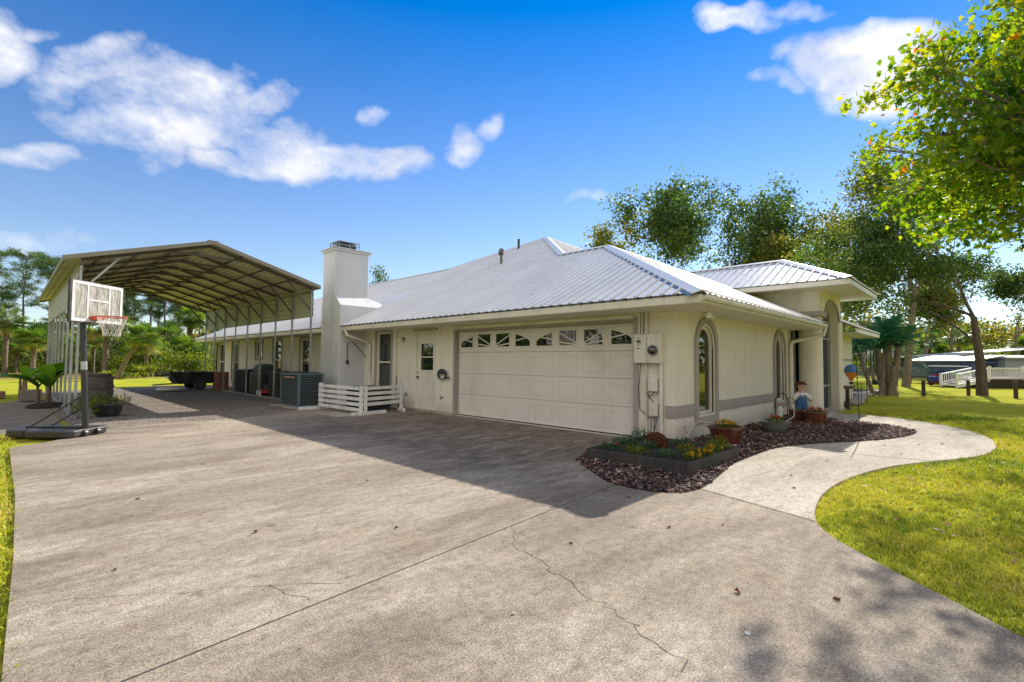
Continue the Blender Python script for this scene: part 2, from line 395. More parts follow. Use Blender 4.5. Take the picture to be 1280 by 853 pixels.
ib = min(range(len(bed_edge)), key=lambda i: (bed_edge[i][0] + 2.60) ** 2 + (bed_edge[i][1] + 1.55) ** 2)
iw = min(range(len(walk_out)), key=lambda i: (walk_out[i][0] + 3.0) ** 2 + (walk_out[i][1] + 2.75) ** 2)
back = [(-7.97, 7.04), (-7.53, 7.34), (-6.9, 8.2), (-6.4, 8.75), (-5.84, 8.98), (-5.11, 8.92), (-4.52, 8.80), (-4.1, 8.88), (-3.4, 9.2), (-2.75, 9.62), (-2.3, 9.85), (-.02, 9.95)]
drive = [(-8.3, -12.), (-8.02, -.8), (-7.97, 1.0), (-7.94, 3.24)] + back + [(-.02, .75), (-1.6, .62)] + bed_edge[:ib + 1] + walk_out[iw:]
walk = bed_edge[ib:] + [(7.0, -.78), (8.35, -.74)] + walk_out[:iw + 1]
bed = bed_edge + [(7.0, -.78), (7.0, .05), (0.05, .05), (0.05, .75), (-1.6, .62)]
# ground sheet
tag(MB().add([(-400, -400, -.035), (400, -400, -.035), (400, 400, -.035), (-400, 400, -.035)], [(0, 1, 2, 3)]).build('lawn', 'lawn'), kind='structure')
flat([(x, y) for x, y in back[2:]] + [(-.02, 25.5), (-2.5, 26.4), (-5.2, 24.6), (-7.0, 23.9), (-7.15, 12.)], 'gravel_pad', 'gravel', -.12, -.008)
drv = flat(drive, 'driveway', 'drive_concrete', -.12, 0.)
flat(walk, 'walkway', 'walk_concrete', -.12, -.002)
flat(bed, 'planting_bed', 'soil', -.1, -.012)
flat([(-7.2, 8.9), (-8.3, 9.1), (-8.9, 12.5), (-8.7, 16.5), (-7.6, 19.5), (-7.1, 19.)], 'bare_dirt_strip', 'dirt', -.1, -.022)
# control joints and cracks cut in the slab
simple('joint_dark', (.035, .032, .03), .95)
def ribbon(pts, w, z, rg=None):
    mb = MB(); n = len(pts); vs = []
    for i, (x, y) in enumerate(pts):
        a = Vector(pts[max(0, i - 1)]); b = Vector(pts[min(n - 1, i + 1)]); d = (b - a).normalized(); q = Vector((-d.y, d.x))
        ww = w * (rg.uniform(.3, 1.3) if rg else 1) / 2
        vs += [(x + q.x * ww, y + q.y * ww, z), (x - q.x * ww, y - q.y * ww, z)]
    return mb.add(vs, [(2 * i, 2 * i + 1, 2 * i + 3, 2 * i + 2) for i in range(n - 1)])
def crack(pts, rg, sub=7, amp=.035):
    out = []
    for (a, b) in zip(pts[:-1], pts[1:]):
        for j in range(sub):
            t = j / sub; out.append((a[0] + (b[0] - a[0]) * t + rg.gauss(0, amp * .5), a[1] + (b[1] - a[1]) * t + rg.gauss(0, amp * .5)))
    return out
ribbon([(-8.0, -1.17), (-4.3, -.88), (-3.14, -.80)], .009, .002).build('control_joint', 'joint_dark', drv)
ribbon([(-3.02, -2.74), (-2.66, -1.57)], .010, .002).build('control_joint', 'joint_dark', drv)
rg = random.Random(3)
for pts, w in [([(-5.0, -.95), (-5.31, -1.22), (-5.41, -1.62), (-5.54, -1.99), (-5.64, -2.29), (-5.72, -2.54), (-5.84, -2.89)], .0045),
               ([(-7.9, .1), (-7.3, -.35), (-6.9, -.62), (-6.5, -.95)], .003), ([(-6.9, -.62), (-6.75, -1.1)], .003),
               ([(-7.4, 1.9), (-6.9, 1.2), (-6.6, .9)], .002), ([(-5.6, 8.9), (-5.2, 8.1), (-5.3, 7.3)], .006)]:
    ribbon(crack(pts, rg), w, .0015, rg).build('crack', 'joint_dark', drv)
for a, b in [((1.3, -3.24), (.9, -1.42)), ((4.9, -3.96), (4.75, -2.82))]:
    ribbon([a, b], .012, .002).build('control_joint', 'joint_dark', bpy.data.objects['walkway'])

rng = np.random.default_rng(5)
# mulch chips
n = 52000
X = rng.uniform(-3.3, 7.1, n); Y = rng.uniform(-3.0, .8, n); k = inpoly(X, Y, bed) & ~((X > -2.2) & (X < -.5) & (Y > -1.2) & (Y < .3)) & ((X < -.02) | (Y < -.02))
X, Y = X[k], Y[k]; n = len(X)
CH = ([(-.5, -.3, 0), (.5, -.22, 0), (.42, .3, 0), (-.45, .26, 0), (-.4, -.22, .22), (.42, -.18, .26), (.33, .22, .2), (-.36, .2, .25)], [(3, 2, 1, 0), (4, 5, 6, 7), (0, 1, 5, 4), (1, 2, 6, 5), (2, 3, 7, 6), (3, 0, 4, 7)])
o = scatter('mulch_chips', *CH, np.stack([X, Y, rng.uniform(-.008, .035, n)], 1), rot_z(n, rng, .6), np.clip(rng.exponential(.016, n) + .012, .012, .065), np.clip(rng.normal(.42, .32, n), 0, 1), 'chips')
tag(o, 'reddish brown bark mulch along the garage side wall', kind='stuff')

# grass near the slab and walk
bl = []; bf = []
rg = random.Random(4)
for i in range(6):
    a = rg.uniform(0, 6.28); x, y = rg.gauss(0, .45), rg.gauss(0, .45); lx, ly = math.cos(a) * rg.uniform(.2, .9), math.sin(a) * rg.uniform(.2, .9); w = .075
    px, py = -math.sin(a) * w, math.cos(a) * w; h = rg.uniform(.5, 1.); o_ = len(bl)
    bl += [(x - px, y - py, 0), (x + px, y + py, 0), (x + lx * .5 + px * .8, y + ly * .5 + py * .8, h * .75), (x + lx * .5 - px * .8, y + ly * .5 - py * .8, h * .75), (x + lx * 1.1, y + ly * 1.1, h)]
    bf += [(o_, o_ + 1, o_ + 2, o_ + 3), (o_ + 3, o_ + 2, o_ + 4)]
def grass(name, n, cen, rad, ok, s=(.022, .045), pw=.72):
    a = rng.uniform(0, 2 * np.pi, n); r = rad * rng.uniform(0, 1, n) ** pw
    X = cen[0] + r * np.cos(a); Y = cen[1] + r * np.sin(a)
    XJ = X + rng.normal(0, .022, n); YJ = Y + rng.normal(0, .022, n)
    k = ok(X, Y) & ~inpoly(XJ, YJ, drive) & ~inpoly(XJ, YJ, walk) & ~inpoly(X, Y, bed); X, Y, r = X[k], Y[k], r[k]; n = len(X)
    patch = .5 + .25 * np.sin(X * 1.3 + np.sin(Y * 2.1)) * np.cos(Y * 1.1 + X * .4) + .12 * np.sin(X * 5.1 + 1) * np.sin(Y * 4.3)
    t = np.clip(rng.normal(0, .17, n) + patch, 0, 1)
    return scatter(name, bl, bf, np.stack([X, Y, np.full(n, -.036)], 1), rot_z(n, rng, .35), rng.uniform(*s, n) * (1 + r / 12) * np.where(rng.uniform(0, 1, n) > .97, 1.6, 1), t, 'grass_blade')
g1 = grass('grass', 210000, (-3.4, -4.3), 13.5, lambda X, Y: (X + Y > -11) & (Y < 1.5) & (Y < .15 * X + .2) & (X > -8))
tag(g1, 'yellow green lawn grass beside the walkway and drive', kind='stuff')
g2 = grass('grass', 46000, (-8.6, 2.), 9, lambda X, Y: (X < -7.9) & (X > -11.5) & (Y > -3.5) & ~((Y > 9) & (X > -8.9)), (.03, .055))
tag(g2, 'strip of lawn grass along the outer edge of the drive', kind='stuff')
# fallen leaves
def litter(name, n, region, label):
    X = rng.uniform(region[0], region[1], n); Y = rng.uniform(region[2], region[3], n)
    k = ~inpoly(X, Y, drive) & ~inpoly(X, Y, walk) & (Y < -1); X, Y = X[k], Y[k]; n = len(X)
    tag(scatter(name, *MAPLE, np.stack([X, Y, rng.uniform(.0, .02, n)], 1), rot_z(n, rng, .5), rng.uniform(.03, .07, n), rng.uniform(0, 1, n), 'dry_leaf'), label, kind='stuff')
litter('fallen_leaves', 900, (-8, 12, -12, -1), 'brown fallen leaves scattered over the lawn')
rg = random.Random(9)
lpos = [(-6.0, -3.03), (-5.35, -2.95), (-6.05, -1.95), (-4.9, -2.75), (-5.75, -.3), (-3.7, -2.2), (-4.1, -1.9), (-6.6, .4), (-5.1, 1.3), (-7.1, 2.2), (-3.55, -1.2), (-5.0, -1.55), (-7.5, .3), (-4.6, -3.2), (-6.2, 3.6), (.2, -2.2), (1.6, -2.9), (2.4, -2.6), (3.4, -3.3), (3.0, -3.0), (5.0, -3.3), (6.3, -2.6), (-1.2, -2.1), (-1.9, -2.3)]
for i, (x, y) in enumerate(lpos):
    s = rg.uniform(.03, .055)
    mb = MB(); a = rg.uniform(0, 6.28); c_, s_ = math.cos(a), math.sin(a)
    mb.add([((vx * c_ - vy * s_) * s, (vx * s_ + vy * c_) * s, (vz * 2.6 + .10 + (.25 * vy if i % 2 else 0)) * s) for vx, vy, vz in MAPLE[0]], MAPLE[1])
    lf = mb.build('fallen_leaf', 'white_cloth' if i in (0, 1, 2) else 'dry_leaf'); lf.location = (x, y, .004)
    on = 'driveway' if x < -2.7 else 'walkway'
    tag(lf, ('pale curled dry leaf on the open driveway concrete' if i in (0, 1, 2) else 'small brown dry leaf lying on the concrete ' + on), 'leaf', 'dry leaves on the ' + on + (' pale' if i < 3 else ''))

# ================================================================== HOUSE
OV = .84; Z0 = 2.46; MM = .485
house = thing('house', 'cream stucco single storey house with white ribbed metal roof and two car garage', 'house', (3., 6., 0.))
def H(name, mb, mat, parent=None, **k): return mb.build(name, mat, parent or house, world=True, **k)
def wall_x(mb, x, y0, y1, z0, z1, holes, depth, flip=1):
    """wall in plane x with rectangular openings (y0,y1,z0,z1) and reveals going inwards (+x*flip)"""
    ys = sorted({y0, y1, *[h for q in holes for h in q[:2]]}); zs = sorted({z0, z1, *[h for q in holes for h in q[2:]]})
    for a, b in zip(ys[:-1], ys[1:]):
        for c, d in zip(zs[:-1], zs[1:]):
            if any(q[0] <= (a + b) / 2 <= q[1] and q[2] <= (c + d) / 2 <= q[3] for q in holes): continue
            mb.add([(x, a, c), (x, b, c), (x, b, d), (x, a, d)], [(0, 1, 2, 3)])
    X = x + depth * flip
    for (a, b, c, d) in holes:
        mb.add([(x, a, c), (X, a, c), (X, a, d), (x, a, d)], [(0, 1, 2, 3)]); mb.add([(x, b, c), (X, b, c), (X, b, d), (x, b, d)], [(0, 1, 2, 3)])
        mb.add([(x, a, d), (X, a, d), (X, b, d), (x, b, d)], [(0, 1, 2, 3)]); mb.add([(x, a, c), (X, a, c), (X, b, c), (x, b, c)], [(0, 1, 2, 3)])
GD = (.80, 5.98, 0, 2.20)        # garage opening
DR = (6.74, 7.70, .05, 2.21)
WN = (8.98, 9.80, .42, 2.25)
LW = [(14.65, 15.5, .55, 2.2), (17.4, 18.3, .55, 2.2), (19.6, 20.45, 1.45, 2.25), (22.9, 23.85, .3, 2.2), (25.2, 26.05, .3, 2.2)]
mb = MB(); wall_x(mb, 0, 0, 26.56, -.05, 2.40, [GD, DR, WN] + LW, .16); H('wall', mb, 'stucco')
mb = MB(); mb.box(0, 10, 26.3, 26.56, -.05, 2.40); mb.box(9.8, 10, 13, 26.3, -.05, 2.4); H('wall', mb, 'stucco')
# side wall with two arched windows
def arch_pts(xc, hw, zs, rise, n=20):
    return [(xc - hw * math.cos(math.pi * i / n), zs + rise * math.sin(math.pi * i / n)) for i in range(n + 1)]
AW = [dict(xc=1.30, hw=.36, z0=.42, zs=1.72, rise=.38), dict(xc=5.98, hw=.36, z0=.42, zs=1.72, rise=.38)]
def wall_y(mb, y, x0, x1, z0, z1, arches, depth):
    xs = x0
    q = lambda a, b, c, d: mb.add([(a, y, c), (b, y, c), (b, y, d), (a, y, d)], [(0, 1, 2, 3)])
    for A in arches:
        l, r_ = A['xc'] - A['hw'], A['xc'] + A['hw']
        q(xs, l, z0, z1)
        if A['z0'] > z0: q(l, r_, z0, A['z0'])
        pts = arch_pts(A['xc'], A['hw'], A['zs'], A['rise'])
        for (a, za), (b, zb) in zip(pts[:-1], pts[1:]):
            mb.add([(a, y, za), (b, y, zb), (b, y, z1), (a, y, z1)], [(0, 1, 2, 3)])
        ring = [(l, A['z0'])] + pts + [(r_, A['z0'])]
        for (a, za), (b, zb) in zip(ring, ring[1:] + ring[:1]):
            mb.add([(a, y, za), (b, y, zb), (b, y + depth, zb), (a, y + depth, za)], [(0, 1, 2, 3)])
        xs = r_
    q(xs, x1, z0, z1)
mb = MB(); wall_y(mb, 0, 0, 7.09, -.05, 2.40, AW, .12); mb.box(7.07, 7.13, .003, 4, -.05, 2.4); H('wall', mb, 'stucco')
# arched windows
def offset_ring(A, o, close=True):
    pts = arch_pts(A['xc'], A['hw'] + o, A['zs'], A['rise'] + o)
    return [(A['xc'] - A['hw'] - o, A['z0'] - o)] + pts + [(A['xc'] + A['hw'] + o, A['z0'] - o)]
def frame_ring(mb, A, oi, oo, y0, y1):
    a = offset_ring(A, oi); b = offset_ring(A, oo); n = len(a)
    for i in range(n):
        j = (i + 1) % n
        P = [(a[i][0], y0, a[i][1]), (a[j][0], y0, a[j][1]), (b[j][0], y0, b[j][1]), (b[i][0], y0, b[i][1])]
        Q = [(x, y1, z) for x, _, z in P]
        mb.add(P + Q, [(0, 1, 2, 3), (7, 6, 5, 4), (0, 4, 5, 1), (3, 2, 6, 7)])
for A in AW:
    pane = [(x, .07, z) for x, z in offset_ring(A, -.03)]
    w = MB().add(pane, [tuple(range(len(pane)))]); w = H('window', w, 'glass')
    f = MB(); frame_ring(f, A, -.055, .0, .03, .075); f.box(A['xc'] - .3, A['xc'] + .3, .05, .073, 1.10, 1.125) if False else None
    H('frame', f, 'cream_paint', w, bevel=.006)
    t = MB(); frame_ring(t, A, .0, .045, -.012, .03); H('inner_trim', t, 'cream_paint', w, bevel=.004)
    t = MB(); frame_ring(t, A, .047, .165, -.05, .002); H('surround', t, 'trim_brown', w, bevel=.008)
    t = MB().box(A['xc'] - .58, A['xc'] + .40, -.075, .0, 2.345, 2.395)
    H('shutter_box', t, 'cream_paint', w, bevel=.01)
# belt course
mb = MB()
for a, b in [(-.028, AW[0]['xc'] - .53), (AW[0]['xc'] + .53, AW[1]['xc'] - .53)]:
    mb.box(a, b, -.028, .0, .475, .64); mb.box(a, b, -.020, .0, .43, .472)
mb.box(-.028, 0., 0, .17, .475, .64); mb.box(-.020, 0., 0, .17, .43, .472)
H('belt_course', mb, 'trim_brown')
# garage surround
mb = MB(); y0, y1, z1 = GD[0], GD[1], GD[3]
mb.box(-.015, .0, y0 - .10, y0, 0, z1 + .02); mb.box(0.001, .157, y0, y0 + .012, 0, z1); mb.box(.001, .157, y1 - .012, y1, 0, z1); mb.box(-.008, .0, y1, y1 + .06, 0, z1 + .02)
mb.box(.001, .155, y0 + .012, y1 - .012, z1 - .06, z1); H('garage_surround', mb, 'trim_brown')
mb = MB().box(-.05, -.002, y0 - .02, y1 + .05, z1 + .0, z1 + .065); H('header_trim', mb, 'cream_paint', bevel=.008)
# garage door: four sections, eight embossed panels each
gy0, gy1 = y0 + .012, y1 - .012; W = gy1 - gy0; hs = (z1 - .06 - .02) / 4
gd = MB()
for s in range(4):
    z = .02 + s * hs; gd.box(.13, .16, gy0, gy1, z + .003, z + hs - .003)
    if s < 3:
        for c in range(8):
            cw = W / 8; g = .05 if c % 4 in (1, 2) else .05
            a, b = gy0 + c * cw + .055, gy0 + (c + 1) * cw - .055; c0, c1 = z + .085, z + hs - .085
            for (i, e0) in ((0, .0), (1, .022)):
                pass
            # raised moulding ring and fielded centre
            for (aa, bb, cc, dd) in ((a, b, c0, c0 + .018), (a, b, c1 - .018, c1), (a, a + .018, c0 + .018, c1 - .018), (b - .018, b, c0 + .018, c1 - .018)):
                gd.box(.123, .1302, aa, bb, cc, dd)
            gd.box(.125, .1303, a + .045, b - .045, c0 + .045, c1 - .045)
gdo = H('garage_door', gd, 'door_paint', bevel=.003)
H('bottom_seal', MB().box(.125, .165, gy0, gy1, 0.001, .022), 'dark_gap', gdo)
# sunburst panes (two fans of four)
cw = W / 8; zb, zt = .02 + 3 * hs + .13, .02 + 4 * hs - .09; hh = zt - zb
for gI in range(2):
    base = gy0 + gI * 4 * cw; yc = base + 2 * cw; rad = 1.78 * cw
    for c in range(4):
        a, b = base + c * cw + .10, base + (c + 1) * cw - .10
        fr = MB(); fr.box(.122, .1302, a - .035, b + .035, zb - .035, zb); fr.box(.122, .1302, a - .035, b + .035, zt, zt + .035)
        fr.box(.122, .1302, a - .035, a, zb, zt); fr.box(.122, .1302, b, b + .035, zb, zt)
        top = []
        N = 8
        for i in range(N + 1):
            y = a + (b - a) * i / N; u = (y - yc) / (2 * cw - .04)
            top.append((y, zb + hh * (min(1., 1.12 * math.sqrt(max(0, 1 - u * u))) if c in (0, 3) else 1.)))
        pts = [(.1285, a, zb)] + [(.1285, y, z) for y, z in top] + [(.1285, b, zb)]
        pts = [p for i, p in enumerate(pts) if i == 0 or (Vector(p) - Vector(pts[i - 1])).length > 1e-4]
        w = H('door_window', MB().add(pts, [tuple(range(len(pts)))]), 'glass', gdo)
        sp = MB()
        for an in ((12, 38) if c in (1, 2) else (16,)):
            t = math.tan(R(an)); sgn = -1 if c < 2 else 1
            ya, yb = (b, a) if sgn < 0 else (a, b)
            d0 = abs(ya - yc); d1 = abs(yb - yc); za = zb + d0 * t * .62; zc = zb + d1 * t * .62
            if zc > zt: f = (zt - za) / (zc - za); yb = ya + (yb - ya) * f; zc = zt
            sp.bar((.1255, ya, za), (.1255, yb, zc), .006, .028)
        H('spoke', sp, 'door_paint', gdo); H('window_frame', fr, 'door_paint', gdo)
# side door
dy0, dy1, dz0, dz1 = DR
d = MB(); wall_x(d, .045, dy0 + .03, dy1 - .03, dz0 + .005, dz1 - .03, [(dy0 + .20, dy1 - .20, 1.13, 1.86)], .04); d = H('side_door', d, 'door_paint')
H('door_frame', MB().box(-.012, .05, dy0, dy0 + .03, dz0, dz1).box(-.012, .05, dy1 - .03, dy1, dz0, dz1).box(-.012, .05, dy0 + .03, dy1 - .03, dz1 - .03, dz1), 'cream_paint', d, bevel=.004)
H('door_drip_cap', MB().box(-.07, -.001, dy0 - .04, dy1 + .08, dz1 + .01, dz1 + .05), 'trim_brown', d)
H('door_pane', MB().box(.07, .08, dy0 + .20, dy1 - .20, 1.13, 1.86), 'glass', d)
f = MB(); a, b = dy0 + .20, dy1 - .20
for q in ((a - .03, a, 1.10, 1.89), (b, b + .03, 1.10, 1.89), (a, b, 1.10, 1.13), (a, b, 1.86, 1.89), (a, b, 1.475, 1.505)): f.box(.033, .068, *q[:2], *q[2:])
H('pane_frame', f, 'cream_paint', d, bevel=.004)
H('handle', MB().ball((-.0, dy1 - .09, .93), .032).tube([(0.0, dy1 - .09, .93), (.045, dy1 - .09, .93)], .014).lathe([(.001, 0), (.03, 0), (.03, .01), (.001, .01)], 12, (.0, dy1 - .09, 1.06)), 'black_metal', d, smooth=True)
mb = MB()
for a, b, c0, c1 in ((dy0 + .13, dy0 + .45, .2, .55), (dy1 - .45, dy1 - .13, .2, .55), (dy0 + .13, dy0 + .45, .62, .98), (dy1 - .45, dy1 - .13, .62, .98)):
    mb.box(.0385, .0452, a, b, c0, c1)
H('panel', mb, 'door_paint', d, bevel=.004)
# door step / kerb along this wall
H('footing', MB().box(-.10, -.001, 5.99, 8.3, -.01, .055), 'walk_concrete', bevel=.008)
# windows on the long front wall
def sash_window(y0, y1, z0, z1, double=True):
    w = H('window', MB().box(.085, .095, y0, y1, z0, z1), 'glass')
    f = MB()
    for q in ((y0, y0 + .05, z0, z1), (y1 - .05, y1, z0, z1), (y0 + .05, y1 - .05, z0, z0 + .05), (y0 + .05, y1 - .05, z1 - .05, z1)): f.box(.04, .083, *q)
    if double: f.box(.05, .083, y0 + .05, y1 - .05, (z0 + z1) / 2 - .025, (z0 + z1) / 2 + .025)
    H('frame', f, 'cream_paint', w, bevel=.005)
    t = MB()
    for q in ((y0 - .09, y0 - .005, z0 - .09, z1 + .09), (y1 + .005, y1 + .09, z0 - .09, z1 + .09), (y0 - .005, y1 + .005, z0 - .09, z0 - .005), (y0 - .005, y1 + .005, z1 + .005, z1 + .09)): t.box(-.03, .0, *q)
    H('surround', t, 'trim_brown', w, bevel=.006)
    return w
w = sash_window(*WN); sash = [sash_window(*q, double=(q[3] - q[2] > 1)) for q in LW]
H('shutter_box', MB().box(-.09, -.0, WN[0] - .1, WN[1] + .1, 2.345, 2.40), 'trim_brown', w)
# pilaster, downspouts, conduits
mb = MB().box(-.09, 0.0, 8.62, 8.76, 0, 2.36); H('pilaster', mb, 'cream_paint', bevel=.006)
def pipe(name, pts, r, mat='cream_paint'): return H(name, MB().tube(pts, r, 10), mat, smooth=True)
pipe('downspout', [(-.80, 10.3, 2.30), (-.78, 10.25, 2.16), (-.12, 10.15, 1.96), (-.06, 10.12, 1.86), (-.06, 10.12, .02)], .045)
pipe('downspout', [(7.0, -.84, 2.34), (6.98, -.82, 2.16), (6.86, -.10, 1.98), (6.85, -.06, 1.88), (6.85, -.06, .02)], .05)
# electricity meter and boxes
mt = H('electric_meter', MB().box(-.14, -.001, .20, .72, 1.38, 1.90), 'box_paint', bevel=.01)
H('seam', MB().box(-.143, -.139, .455, .460, 1.39, 1.89), 'dark_gap', mt)
H('meter_glass', MB().tube([(-.14, .335, 1.61), (-.20, .335, 1.61), (-.235, .335, 1.61), (-.25, .335, 1.61)], [.085, .08, .06, .02], 20), 'glass', mt, smooth=True)
H('meter_ring', MB().tube([(-.141, .335, 1.61), (-.165, .335, 1.61)], .095, 20), 'galvanised', mt, smooth=True)
mb = MB()
for z, h, w_ in ((1.83, .008, .07), (1.79, .008, .08), (1.765, .03, .085), (1.725, .010, .085), (1.69, .008, .06), (1.645, .012, .08)): mb.box(-.1425, -.1405, .66 - w_, .66, z - h / 2, z + h / 2)
H('notice_sticker', mb, 'dark_gap', mt)
H('utility_box', MB().box(-.09, -.001, .29, .47, .88, 1.11), 'box_paint', bevel=.012)
H('utility_box', MB().box(-.08, -.001, .29, .46, .44, .68), 'box_paint', bevel=.012)
mb = MB()
for y, r, a, b in ((.66, .022, 1.9, 2.36), (.60, .02, 1.9, 2.36), (.52, .03, 1.9, 2.36), (.52, .016, .03, 1.38), (.24, .035, .03, 1.38)): mb.tube([(-.04, y, a), (-.04, y, b)], r, 10)
H('conduit', mb, 'box_paint', smooth=True)
mb = MB()
for pts in ([(-.03, .64, 1.38), (-.03, .68, .9), (-.03, .66, .55), (-.03, .5, .42), (-.03, .45, .40)], [(-.05, .42, .44), (-.05, .43, .2), (-.05, .47, .04)], [(-.05, .36, .44), (-.05, .37, .2), (-.05, .35, .04)],
            [(-.05, .32, .44), (-.06, .33, .3), (-.05, .40, .05)], [(-.06, .36, .88), (-.10, .38, .80), (-.06, .47, .82), (-.07, .40, .72), (-.06, .36, .68)], [(-.06, .40, .88), (-.09, .50, .85), (-.06, .42, .74)]): mb.tube(pts, .007, 6)
H('wires', mb, 'black_metal', smooth=True)
# wall lamp by the side door, taps, outlet
lm = H('wall_lamp', MB().tube([(-.001, 8.30, 2.02), (-.03, 8.30, 2.02)], .05, 12).tube([(-.03, 8.30, 2.02), (-.10, 8.30, 2.05), (-.13, 8.30, 2.0)], .012), 'brass', smooth=True)
H('globe', MB().ball((-.13, 8.30, 1.97), .065), 'glass_globe', lm, smooth=True)
for x, y, z in ((0, 8.1, .42), (0, 6.45, .42)):
    H('tap', MB().tube([(0, y, z), (-.07, y, z), (-.09, y, z - .05)], .014).tube([(-.05, y - .03, z + .04), (-.05, y + .03, z + .04)], .01), 'black_metal', smooth=True)
H('tap', MB().tube([(.35, 0, .28), (.35, -.05, .28), (.35, -.06, .20)], .012), 'box_paint', smooth=True)
H('outlet_box', MB().box(-.05, 0, 9.98, 10.08, .62, .82).box(-.04, 0, 10.25, 10.33, .7, .78), 'box_paint', bevel=.01)
# twin flood lamp at the corner under the eave
fl = H('flood_lamp', MB().lathe([(.001, 0), (.06, 0), (.06, -.03), (.001, -.03)], 14, (.45, -.32, 2.31)), 'cream_paint', smooth=True)
for sx in (-1, 1):
    H('lamp_head', MB().tube([(.45, -.32, 2.27), (.45 + sx * .05, -.36, 2.24), (.45 + sx * .09, -.42, 2.22), (.45 + sx * .12, -.47, 2.21)], [.012, .02, .045, .055], 12), 'cream_paint', fl, smooth=True)

# ------------------------------------------------ roof
def clip(poly, o, d, u):
    """interval of line o + t*d inside the convex polygon (2D)"""
    ts = []
    n = len(poly)
    for i in range(n):
        a = Vector(poly[i]); b = Vector(poly[(i + 1) % n]); e = b - a
        den = d.x * e.y - d.y * e.x
        if abs(den) < 1e-9: continue
        w = a - o; t = (w.x * e.y - w.y * e.x) / den; s = (w.x * d.y - w.y * d.x) / den
        if -1e-6 <= s <= 1 + 1e-6: ts.append(t)
    ts = sorted(ts); return ts
def roof_face(mb, pts, eave_dir, up_xy, spacing=.229, rib=(.022, .050, .030), off=0.):
    P = [Vector(p) for p in pts]; E = Vector((*eave_dir, 0)).normalized(); U = Vector((*up_xy, 0)).normalized()
    slope = 0
    # plane normal
    nrm = None
    for i in range(len(P) - 2):
        c = (P[i + 1] - P[0]).cross(P[i + 2] - P[0])
        if c.length > 1e-3: nrm = c.normalized(); break
    if nrm.z < 0: nrm = -nrm
    U3 = (U - nrm * U.dot(nrm)).normalized(); E3 = U3.cross(nrm).normalized()
    mb.add(pts, [tuple(range(len(pts)))])
    low = [tuple(p - nrm * .03) for p in P]; mb.add(low, [tuple(range(len(pts)))])
    O = P[0]; poly = [((p - O).dot(E3), (p - O).dot(U3)) for p in P]
    lo = min(q[0] for q in poly); hi = max(q[0] for q in poly); s = lo + spacing * .4 + off
    while s < hi:
        ts = clip(poly, Vector((s, -50)), Vector((0, 1)), None)
        for a, b in zip(ts[::2], ts[1::2]):
            if b - a < .05: continue
            A = O + E3 * s + U3 * (a - 50 + .0); B = O + E3 * s + U3 * (b - 50)
            w0, w1, h = rib
            vs = [q + E3 * k + nrm * z for q in (A, B) for k, z in ((-w1 / 2, 0), (-w0 / 2, h), (w0 / 2, h), (w1 / 2, 0))]
            mb.add(vs, [(0, 1, 5, 4), (1, 2, 6, 5), (2, 3, 7, 6), (0, 3, 2, 1), (4, 5, 6, 7)])
        s += spacing
def zx(x): return Z0 + MM * (x + OV)
pk = (3.77, 3.77, zx(3.77)); jc = (3.77, 5.40, zx(3.77)); ap = (8.01, 9.64, zx(8.01)); kn = (5.03, 12.62, zx(5.03)); rf_ = (5.03, 21.53, zx(5.03))
c0 = (-OV, -OV, Z0); c1 = (-OV, 27.4, Z0); XE = 7.04
e1 = (XE, -OV, Z0); e2 = (XE, .50, Z0 + MM * (.50 + OV))
mb = MB(); roof_face(mb, [c0, pk, jc, ap, kn, rf_, c1], (0, 1), (1, 0)); rf = H('roof', mb, 'roof_metal')
mb = MB(); roof_face(mb, [c0, e1, e2, pk], (1, 0), (0, 1)); H('roof', mb, 'roof_metal')
mb = MB(); roof_face(mb, [pk, e2, (XE, 2.1, zx(3.77) - MM * (XE - 3.77)), jc], (0, 1), (-1, 0))
roof_face(mb, [jc, (XE, 2.13, zx(3.77) - MM * (XE - 3.77)), (8.4, .79, Z0), (16.86, .79, Z0), ap], (1, 0), (0, 1)); H('roof', mb, 'roof_metal')
mb = MB(); roof_face(mb, [(16.86, .79, Z0), (16.86, 18.5, Z0), ap], (0, 1), (-1, 0)); roof_face(mb, [(16.86, 18.5, Z0), (10.9, 18.5, Z0), kn, ap], (1, 0), (0, -1))
roof_face(mb, [kn, rf_, (10.9, 27.4, Z0), (10.9, 18.5, Z0)], (0, 1), (-1, 0)); roof_face(mb, [c1, rf_, (10.9, 27.4, Z0)], (1, 0), (0, -1)); H('roof', mb, 'roof_metal')
cap = MB()
def ridge(mb, a, b, w=.15, d=.055):
    """folded ridge cap, ends lifted just above the ribs"""
    a = Vector(a); b = Vector(b); t = (b - a).normalized(); s = t.cross(Vector((0, 0, 1))).normalized(); up = s.cross(t)
    k = [(-w, -d + .03), (-.02, .035), (.02, .035), (w, -d + .03), (w, -d + .018), (0, .02), (-w, -d + .018)]
    n = len(k); vs = [p + s * x + up * (z) for p in (a, b) for x, z in k]
    mb.add(vs, [(i, (i + 1) % n, n + (i + 1) % n, n + i) for i in range(n)] + [tuple(range(n)), tuple(range(2 * n - 1, n - 1, -1))])
for a, b in ((c0, pk), (pk, jc), (jc, ap), (ap, kn), (kn, rf_), (rf_, c1), (pk, e2), (ap, (16.86, .79, Z0))): ridge(cap, a, b)
H('ridge_cap', cap, 'ridge_metal', rf)
